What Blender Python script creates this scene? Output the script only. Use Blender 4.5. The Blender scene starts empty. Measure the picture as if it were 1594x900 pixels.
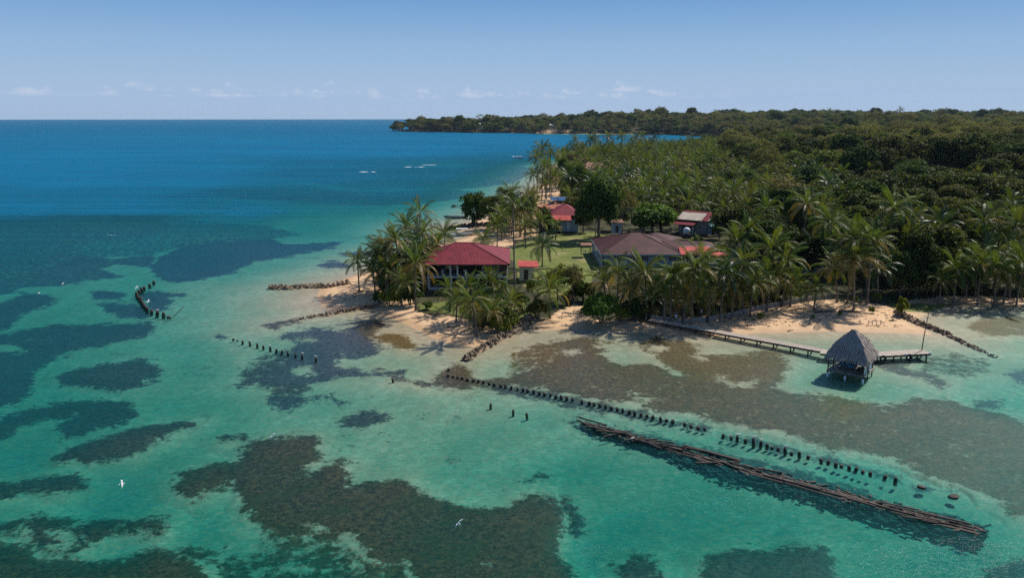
import bpy, bmesh, math, random
import numpy as np
from mathutils import Vector, Matrix, Euler
random.seed(7)
rng = np.random.default_rng(7)
SC = bpy.context.scene
COL = SC.collection
R = math.radians
sqrt, sin, cos, pi = math.sqrt, math.sin, math.cos, math.pi

# ------------------------------------------------------------------ camera
F = 1239.0                       # focal length in pixels of the 1594 wide photograph
CH = 31.0                        # camera height above the sea, metres
PITCH = math.atan((450 - 182.5) / F)
cam_d = bpy.data.cameras.new('camera')
cam = bpy.data.objects.new('camera', cam_d)
COL.objects.link(cam)
cam_d.sensor_width = 36
cam_d.lens = 36 * F / 1594
cam_d.clip_start = 0.5
cam_d.clip_end = 60000
cam.location = (0, 0, CH)
cam.rotation_euler = (pi / 2 - PITCH, 0, 0)
SC.camera = cam

# ------------------------------------------------------------------ light
SUN_AZ, SUN_EL = math.atan2(0.74, 0.67), R(47)       # azimuth from +Y towards +X
world = bpy.data.worlds.new('World')
SC.world = world
world.use_nodes = True
sun_d = bpy.data.lights.new('sun', 'SUN')
sun_d.energy = 4.8
sun_d.angle = R(0.53)
sun_d.color = (1.0, 0.93, 0.82)
sun = bpy.data.objects.new('sun', sun_d)
COL.objects.link(sun)
sdir = Vector((sin(SUN_AZ) * cos(SUN_EL), cos(SUN_AZ) * cos(SUN_EL), sin(SUN_EL)))
sun.rotation_euler = sdir.to_track_quat('Z', 'Y').to_euler()
sun.location = (0, 0, 200)
SC.view_settings.view_transform = 'Standard'
SC.view_settings.look = 'None'
SC.view_settings.gamma = 1
SC.view_settings.exposure = 0.12
SC.cycles.use_denoising = False
SC.cycles.max_bounces = 6
SC.cycles.sample_clamp_direct = 2.2
SC.cycles.sample_clamp_indirect = 2.0
SC.cycles.transparent_max_bounces = 8
SC.cycles.caustics_reflective = False
SC.cycles.caustics_refractive = False


# ------------------------------------------------------------------ node helper
class N:
    def __init__(s, tree):
        s.t = tree; s.n = tree.nodes; s.l = tree.links

    def put(s, sock, v):
        if v is None: return
        if isinstance(v, bpy.types.NodeSocket): s.l.new(v, sock)
        else:
            if isinstance(v, (tuple, list)) and len(v) == 3 and sock.type == 'RGBA': v = (*v, 1)
            sock.default_value = v

    def m(s, op, a, b=None, c=None, clamp=False):
        n = s.n.new('ShaderNodeMath'); n.operation = op; n.use_clamp = clamp
        s.put(n.inputs[0], a); s.put(n.inputs[1], b); s.put(n.inputs[2], c)
        return n.outputs[0]

    def vm(s, op, a, b=None):
        n = s.n.new('ShaderNodeVectorMath'); n.operation = op
        s.put(n.inputs[0], a); s.put(n.inputs[1], b)
        return n.outputs[0]

    def mix(s, f, a, b, mode='MIX'):
        n = s.n.new('ShaderNodeMix'); n.data_type = 'RGBA'; n.blend_type = mode
        s.put(n.inputs[0], f); s.put(n.inputs[6], a); s.put(n.inputs[7], b)
        return n.outputs[2]

    def attr(s, name, out='Fac'):
        n = s.n.new('ShaderNodeAttribute'); n.attribute_name = name
        return n.outputs[out]

    def noise(s, vec, scale, detail=3, rough=0.55, dist=0.0, out='Fac'):
        n = s.n.new('ShaderNodeTexNoise')
        s.put(n.inputs['Vector'], vec); n.inputs['Scale'].default_value = scale
        n.inputs['Detail'].default_value = detail; n.inputs['Roughness'].default_value = rough
        n.inputs['Distortion'].default_value = dist
        return n.outputs[out]

    def voro(s, vec, scale, feature='F1', out='Distance', rnd=1.0):
        n = s.n.new('ShaderNodeTexVoronoi'); n.feature = feature
        s.put(n.inputs['Vector'], vec); n.inputs['Scale'].default_value = scale
        n.inputs['Randomness'].default_value = rnd
        return n.outputs[out]

    def mr(s, v, a, b, c=0.0, d=1.0, kind='SMOOTHSTEP'):
        n = s.n.new('ShaderNodeMapRange'); n.interpolation_type = kind
        s.put(n.inputs[0], v)
        for i, q in enumerate((a, b, c, d)): s.put(n.inputs[1 + i], q)
        return n.outputs[0]

    def ramp(s, v, pts, mode='LINEAR'):
        n = s.n.new('ShaderNodeValToRGB'); s.put(n.inputs[0], v)
        cr = n.color_ramp; cr.interpolation = mode
        while len(cr.elements) < len(pts): cr.elements.new(0.5)
        for e, (p, c) in zip(cr.elements, pts):
            e.position = p; e.color = (*c, 1)
        return n.outputs[0]

    def rgb(s, r, g, b):
        n = s.n.new('ShaderNodeCombineColor')
        s.put(n.inputs[0], r); s.put(n.inputs[1], g); s.put(n.inputs[2], b)
        return n.outputs[0]

    def bump(s, h, strength=0.5, dist=0.05, normal=None):
        n = s.n.new('ShaderNodeBump'); n.inputs['Strength'].default_value = strength
        n.inputs['Distance'].default_value = dist
        s.put(n.inputs['Height'], h); s.put(n.inputs['Normal'], normal)
        return n.outputs[0]

    def pos(s):
        return s.n.new('ShaderNodeNewGeometry').outputs['Position']

    def obj(s):
        return s.n.new('ShaderNodeTexCoord').outputs['Object']

    def objrand(s):
        return s.n.new('ShaderNodeObjectInfo').outputs['Random']


def new_mat(name):
    m = bpy.data.materials.new(name); m.use_nodes = True
    nt = m.node_tree; nt.nodes.clear()
    n = N(nt)
    out = nt.nodes.new('ShaderNodeOutputMaterial')
    return m, n, out


def principled(n, out, color, rough=0.8, bump=None, spec=0.3, metallic=0.0):
    b = n.n.new('ShaderNodeBsdfPrincipled')
    n.put(b.inputs['Base Color'], color); n.put(b.inputs['Roughness'], rough)
    b.inputs['Specular IOR Level'].default_value = spec
    b.inputs['Metallic'].default_value = metallic
    n.put(b.inputs['Normal'], bump)
    n.l.new(b.outputs[0], out.inputs[0])
    return b


def pmat(name, c1, c2, scale=1.5, rough=0.8, bump=0.3, spec=0.3, bdist=0.03, stretch=(1, 1, 1), vary=0.0):
    m, n, out = new_mat(name)
    v = n.vm('MULTIPLY', n.obj(), stretch)
    f = n.noise(v, scale, 5, 0.6)
    f2 = n.noise(v, scale * 7, 3, 0.6)
    f = n.mr(n.m('ADD', n.m('MULTIPLY', f, 0.65), n.m('MULTIPLY', f2, 0.35)), 0.36, 0.64)
    c = n.mix(f, c1, c2)
    if vary:
        r = n.objrand()
        c = n.mix(1.0, c, n.rgb(*[n.mr(r, 0, 1, 1 - vary, 1 + vary, 'LINEAR')] * 3), 'MULTIPLY')
    principled(n, out, c, rough, n.bump(f2, bump, bdist), spec)
    return m


# ------------------------------------------------------------------ sky
def build_world():
    nt = world.node_tree; nt.nodes.clear()
    n = N(nt)
    out = nt.nodes.new('ShaderNodeOutputWorld')
    bg = nt.nodes.new('ShaderNodeBackground')
    sky = nt.nodes.new('ShaderNodeTexSky')
    sky.sky_type = 'NISHITA'; sky.sun_disc = False
    sky.sun_elevation = SUN_EL; sky.sun_rotation = SUN_AZ
    sky.altitude = 0; sky.air_density = 1.0; sky.dust_density = 0.35; sky.ozone_density = 2.0
    tc = nt.nodes.new('ShaderNodeTexCoord')
    sep = nt.nodes.new('ShaderNodeSeparateXYZ'); n.l.new(tc.outputs['Generated'], sep.inputs[0])
    x, y, z = sep.outputs
    el = n.m('ARCSINE', z)                       # elevation, radians
    az = n.m('ARCTAN2', x, y)
    cv = nt.nodes.new('ShaderNodeCombineXYZ')
    n.put(cv.inputs[0], n.m('MULTIPLY', az, 26.0)); n.put(cv.inputs[1], n.m('MULTIPLY', el, 95.0))
    puff = n.noise(cv.outputs[0], 1.0, 6, 0.62)
    # flat bases at about 1.4 degrees, lumpy tops up to 2.3
    cv2 = nt.nodes.new('ShaderNodeCombineXYZ')
    n.put(cv2.inputs[0], n.m('MULTIPLY', az, 11.0))
    rowsel = n.noise(cv2.outputs[0], 1.0, 4, 0.7)
    top = n.mr(rowsel, 0.42, 0.66, 0.026, 0.044, 'LINEAR')
    band = n.m('MULTIPLY', n.mr(el, 0.021, 0.026), n.mr(n.m('SUBTRACT', top, el), -0.004, 0.005))
    cl = n.m('MULTIPLY', n.mr(puff, 0.45, 0.60), band)
    cl = n.m('MULTIPLY', cl, n.mr(rowsel, 0.4, 0.55, 0.25, 1.0))
    cl = n.m('MULTIPLY', cl, n.mr(az, .30, .14))
    # thin lilac haze layer under the clouds
    cv3 = nt.nodes.new('ShaderNodeCombineXYZ')
    n.put(cv3.inputs[0], n.m('MULTIPLY', az, 5.0)); n.put(cv3.inputs[1], n.m('MULTIPLY', el, 160.0))
    veil = n.m('MULTIPLY', n.mr(n.noise(cv3.outputs[0], 1.0, 4, 0.6), 0.4, 0.65), n.m('MULTIPLY', n.mr(el, 0.004, 0.018), n.mr(el, 0.038, 0.026)))
    low = n.ramp(n.m('MULTIPLY', el, 57.3 / 30), [(0, (.53, .69, .90)), (.08, (.49, .67, .90)), (.16, (.39, .61, .88)), (.29, (.18, .42, .80)), (.6, (.11, .30, .66)), (1, (.09, .25, .58))])
    low = n.mix(1.0, low, (8.1, 8.3, 8.6), 'MULTIPLY')
    skyc = n.mix(n.mr(el, R(12), R(40)), low, n.mix(1.0, sky.outputs[0], (0.85, 0.98, 1.15), 'MULTIPLY'))
    skyc = n.mix(n.m('MULTIPLY', veil, 0.45), skyc, (4.0, 5.3, 7.9))
    skyc = n.mix(n.m('MULTIPLY', cl, 0.6), skyc, (6.6, 7.2, 8.6))
    n.l.new(skyc, bg.inputs[0]); bg.inputs[1].default_value = 0.085
    n.l.new(bg.outputs[0], out.inputs[0])


build_world()


# ------------------------------------------------------------------ photo <-> place survey
# pixel positions read off the photograph turn into points of the plane z (a survey, done once)
cp, sp_ = cos(PITCH), sin(PITCH)


def G(px, py, z=0.0):
    u, v = (px - 797) / F, (450 - py) / F
    dy, dz = cp + v * sp_, -sp_ + v * cp
    t = (z - CH) / dz
    return Vector((u * t, dy * t, z))


def PX(x, y, z=0.0):
    x = np.asarray(x, float); y = np.asarray(y, float); z = np.asarray(z, float)
    dep = y * cp - (z - CH) * sp_
    dep = np.where(dep < 1, 1, dep)
    up = y * sp_ + (z - CH) * cp
    return 797 + F * x / dep, 450 - F * up / dep


def ZAT(py, y):
    """height of a point at distance y that shows at row py"""
    v = (450 - py) / F
    return CH + y * (-sp_ + v * cp) / (cp + v * sp_)


def sdf(P, poly, sy=1.0):
    """signed distance (positive inside) of points P (n,2) to a closed polygon"""
    P = np.asarray(P, float); Q = np.array(poly, float)
    P = P * [1, sy]; Q = Q * [1, sy]
    d2 = np.full(len(P), 1e18); ins = np.zeros(len(P), bool)
    for i in range(len(Q)):
        a, b = Q[i], Q[(i + 1) % len(Q)]
        ab = b - a; ap = P - a
        t = np.clip((ap @ ab) / max(ab @ ab, 1e-12), 0, 1)
        q = ap - t[:, None] * ab
        d2 = np.minimum(d2, (q * q).sum(1))
        c = (a[1] > P[:, 1]) != (b[1] > P[:, 1])
        if a[1] != b[1]:
            xi = (b[0] - a[0]) * (P[:, 1] - a[1]) / (b[1] - a[1]) + a[0]
            ins ^= c & (P[:, 0] < xi)
    return np.where(ins, 1, -1) * np.sqrt(d2)


def sstep(x, a, b):
    t = np.clip((x - a) / (b - a), 0, 1)
    return t * t * (3 - 2 * t)


def vnoise(x, y, s, seed=0):
    """cheap smooth value noise"""
    x = np.asarray(x) / s; y = np.asarray(y) / s
    xi, yi = np.floor(x), np.floor(y)
    fx, fy = x - xi, y - yi
    fx = fx * fx * (3 - 2 * fx); fy = fy * fy * (3 - 2 * fy)

    def h(a, b):
        v = np.sin(a * 127.1 + b * 311.7 + seed * 74.7) * 43758.5453
        return v - np.floor(v)
    return (h(xi, yi) * (1 - fx) + h(xi + 1, yi) * fx) * (1 - fy) + (h(xi, yi + 1) * (1 - fx) + h(xi + 1, yi + 1) * fx) * fy


LAND_PX = [(606, 203.6), (620, 204.2), (640, 205), (700, 205.8), (800, 207), (850, 208.3), (950, 208.6), (1040, 209.5), (1075, 211),
           (1130, 213), (1230, 219), (1180, 228), (1090, 238), (1010, 245), (960, 248), (925, 249), (900, 251), (882, 254), (868, 260), (858, 270), (842, 285),
           (830, 295), (818, 308), (800, 321), (772, 333), (745, 343), (720, 349), (700, 353), (700, 357), (722, 360),
           (736, 366), (716, 373), (690, 379), (650, 393), (610, 410), (570, 424), (545, 431), (520, 441), (500, 449), (493, 460),
           (500, 474), (515, 485), (545, 483), (578, 484), (600, 493), (625, 502), (650, 514), (672, 526), (700, 534),
           (735, 541), (775, 531), (800, 519), (822, 513), (880, 514), (950, 514), (1000, 518), (1050, 521), (1100, 524),
           (1150, 523), (1180, 518), (1224, 518), (1287, 516), (1358, 518), (1411, 519), (1451, 522), (1435, 508),
           (1428, 498), (1440, 489), (1465, 479), (1500, 474), (1560, 474), (1594, 477), (1750, 474), (2400, 470)]
LAND = [tuple(G(a, b)[:2]) for a, b in LAND_PX] + [(3000, 150), (9000, 1500), (7000, 6000), (2000, 4200), (300, 2900), (-250, 2350)]

# control points of the water: px, py, depth in metres
DEPTH = [(-60, 900, 4.2), (80, 760, 3.2), (150, 850, 3.6), (300, 820, 2.8), (60, 640, 3.0), (300, 680, 2.5), (420, 800, 2.4),
         (280, 560, 2.1), (350, 470, 1.7), (430, 430, 1.7), (420, 500, .6), (400, 470, 1.2), (470, 470, .2), (440, 550, 1.3), (560, 560, .8), (620, 520, .18),
         (500, 640, 1.55), (620, 640, 1.2), (720, 620, .95), (640, 560, .8), (700, 560, .45), (780, 590, 1.1), (820, 540, .2),
         (740, 700, 1.7), (860, 650, 1.5), (900, 740, 2.3), (700, 860, 3.0), (950, 860, 3.1), (1050, 700, 2.0), (1100, 780, 2.8),
         (1200, 880, 3.0), (1350, 780, 2.6), (1500, 880, 3.0), (1600, 800, 2.3), (1450, 700, 1.7), (1600, 640, 1.6), (1300, 650, 1.5),
         (1250, 590, 1.15), (1320, 620, 1.3), (1420, 600, 1.2), (1500, 560, 1.05), (1600, 560, 1.3), (1180, 560, .6), (1050, 600, 1.0),
         (950, 560, .8), (900, 540, .4), (1000, 540, .45), (1100, 540, .4), (1300, 535, .5), (1400, 535, .55), (1500, 500, .45), (1480, 490, .3),
         (1560, 520, .8), (1700, 520, 1.0), (1250, 560, .85), (560, 420, 1.2), (480, 400, 2.0), (560, 370, 2.3), (400, 420, 2.0), (300, 400, 2.7),
         (200, 440, 2.4), (0, 480, 2.8), (120, 500, 2.6), (0, 560, 3.0), (200, 370, 3.0), (0, 380, 3.6), (-100, 450, 3.4), (640, 350, 2.0), (690, 360, .9),
         (600, 340, 2.6), (480, 350, 3.2), (520, 325, 3.4), (380, 330, 5.0), (200, 320, 5.6), (0, 320, 6), (680, 320, 2.6), (750, 310, 2.2), (800, 290, 2.2), (600, 300, 4),
         (700, 270, 4.4), (820, 260, 3.6), (500, 270, 5.2), (300, 270, 7), (100, 270, 8.5), (0, 230, 12), (300, 230, 12), (600, 230, 10), (800, 230, 7), (850, 240, 5),
         (0, 200, 18), (400, 200, 18), (600, 205, 16), (800, 215, 9), (950, 212, 6), (0, 187, 22), (400, 187, 22), (1000, 187, 22)]
DC = np.array(DEPTH)


def depth_field(px, py):
    # inverse-distance weighting in a space where rows far off are stretched
    def warp(p):
        q = np.array(p, float)
        yy = np.clip(q[:, 1] - 182.5, 1.5, None)
        return np.stack([q[:, 0] / 110.0, np.log(yy) * 6.5], 1)
    A = warp(np.stack([px, py], 1)); B = warp(DC[:, :2])
    num = np.zeros(len(A)); den = np.zeros(len(A))
    for i in range(len(B)):
        w = 1.0 / (((A - B[i]) ** 2).sum(1) + 0.12) ** 1.9
        num += w * np.log(DC[i, 2]); den += w
    return np.exp(num / den)


VS = 0.38          # apparent depth: refraction and a shoal bottom keep the bed close under the surface


def terrain(x, y):
    """height of the ground or sea bed, and the distance to the shore (inside positive)"""
    x = np.atleast_1d(np.asarray(x, float)); y = np.atleast_1d(np.asarray(y, float))
    d = sdf(np.stack([x, y], 1), LAND)
    px, py = PX(x, y, 0)
    shoal = np.where(y < 260, .86, 1.0)
    behind = y < 30
    px = np.where(behind, 797, px); py = np.where(behind, 900, py)
    py = np.clip(py, 184.2, 960); px = np.clip(px, -400, 2000)
    dep = depth_field(px, py) * shoal
    rng_ = np.hypot(x, y)
    sl = np.where(y > 1150, 12, np.clip(rng_ * 0.055, 6, 60))
    dep = dep * (1 - np.exp(np.minimum(d, 0) / sl * 1.8))
    dep = np.where(y > 1150, dep, np.minimum(dep, 0.01 + 0.035 * np.maximum(-d, 0) + 0.006 * np.maximum(-d, 0) ** 1.5))
    n1 = vnoise(x, y, 6, 1) + .5 * vnoise(x, y, 2.3, 2)
    land = 0.075 * np.clip(d, 0, 6) + 0.028 * np.clip(d - 6, 0, 22) + 0.10 * (n1 - .75) * sstep(d, 1, 8)
    hill = sstep(y, 330, 1250) * np.where(y > 1250, sstep(d, 0, 60), sstep(d, 4, 120))
    right = sstep(x, -150, 700)
    h = hill * (5 + 6 * right + 9 * (vnoise(x, y, 420, 5) - .5) + 6 * (vnoise(x, y, 170, 8) - .5))
    h += sstep(y, 1500, 2300) * sstep(d, 40, 300) * (8 + 6 * (vnoise(x, y, 260, 9) - .4))
    h += 4.5 * sstep(d, 45, 160) * sstep(y, 180, 420) * sstep(x, 60, 220)
    land = land + np.maximum(h, 0)
    return np.where(d > 0, land, -dep * VS), d


def gz(x, y):
    return float(terrain([x], [y])[0][0])


def fan_grid(step_az, step_el, rmax=14000.0, wide=6):
    az = list(np.arange(-37.5, 37.51, step_az))
    az = list(np.arange(-180, -37.6, wide)) + az + list(np.arange(38 + wide / 2, 180, wide))
    az = np.radians(az)
    el = list(np.arange(34, 5, -step_el)) + list(np.arange(5, 0.5, -step_el * .6)) + list(np.arange(0.5, 0.1, -0.03))
    rr = [2.0, 12, 25, 38] + [CH / math.tan(R(e)) for e in el]
    rr = sorted(r for r in rr if r < rmax) + [rmax]
    rr = np.array(rr)
    RR, AA = np.meshgrid(rr, az, indexing='ij')
    x = (RR * np.sin(AA)).ravel(); y = (RR * np.cos(AA)).ravel()
    nr, na = len(rr), len(az)
    i = np.arange(nr - 1)[:, None]; j = np.arange(na)[None, :]
    j2 = (j + 1) % na
    f = np.stack([i * na + j, (i + 1) * na + j, (i + 1) * na + j2, i * na + j2], -1).reshape(-1, 4)
    f = f[:, ::-1]
    return x, y, f, na


def grid_mesh(name, x, y, z, f):
    me = bpy.data.meshes.new(name)
    me.vertices.add(len(x))
    me.vertices.foreach_set('co', np.stack([x, y, z], 1).ravel().astype(np.float32))
    me.loops.add(f.size); me.loops.foreach_set('vertex_index', f.ravel().astype(np.int32))
    me.polygons.add(len(f))
    me.polygons.foreach_set('loop_start', np.arange(0, f.size, 4, dtype=np.int32))
    me.polygons.foreach_set('loop_total', np.full(len(f), 4, dtype=np.int32))
    me.polygons.foreach_set('use_smooth', np.ones(len(f), bool))
    me.update(calc_edges=True)
    return me


def fattr(me, name, v):
    a = me.attributes.new(name, 'FLOAT', 'POINT')
    a.data.foreach_set('value', np.asarray(v, np.float32))


def link(name, me, mat=None, parent=None, **props):
    o = bpy.data.objects.new(name, me); COL.objects.link(o)
    if mat is not None and me is not None:
        for mm in (mat if isinstance(mat, (list, tuple)) else [mat]): me.materials.append(mm)
    if parent is not None: o.parent = parent
    for k, v in props.items(): o[k] = v
    return o


def thing(name, label, cat, loc=(0, 0, 0), rz=0.0, group=None):
    o = bpy.data.objects.new(name, None); COL.objects.link(o)
    o.location = loc; o.rotation_euler = (0, 0, rz); o.empty_display_size = .3
    o['label'] = label; o['category'] = cat
    if group: o['group'] = group
    return o


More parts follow.
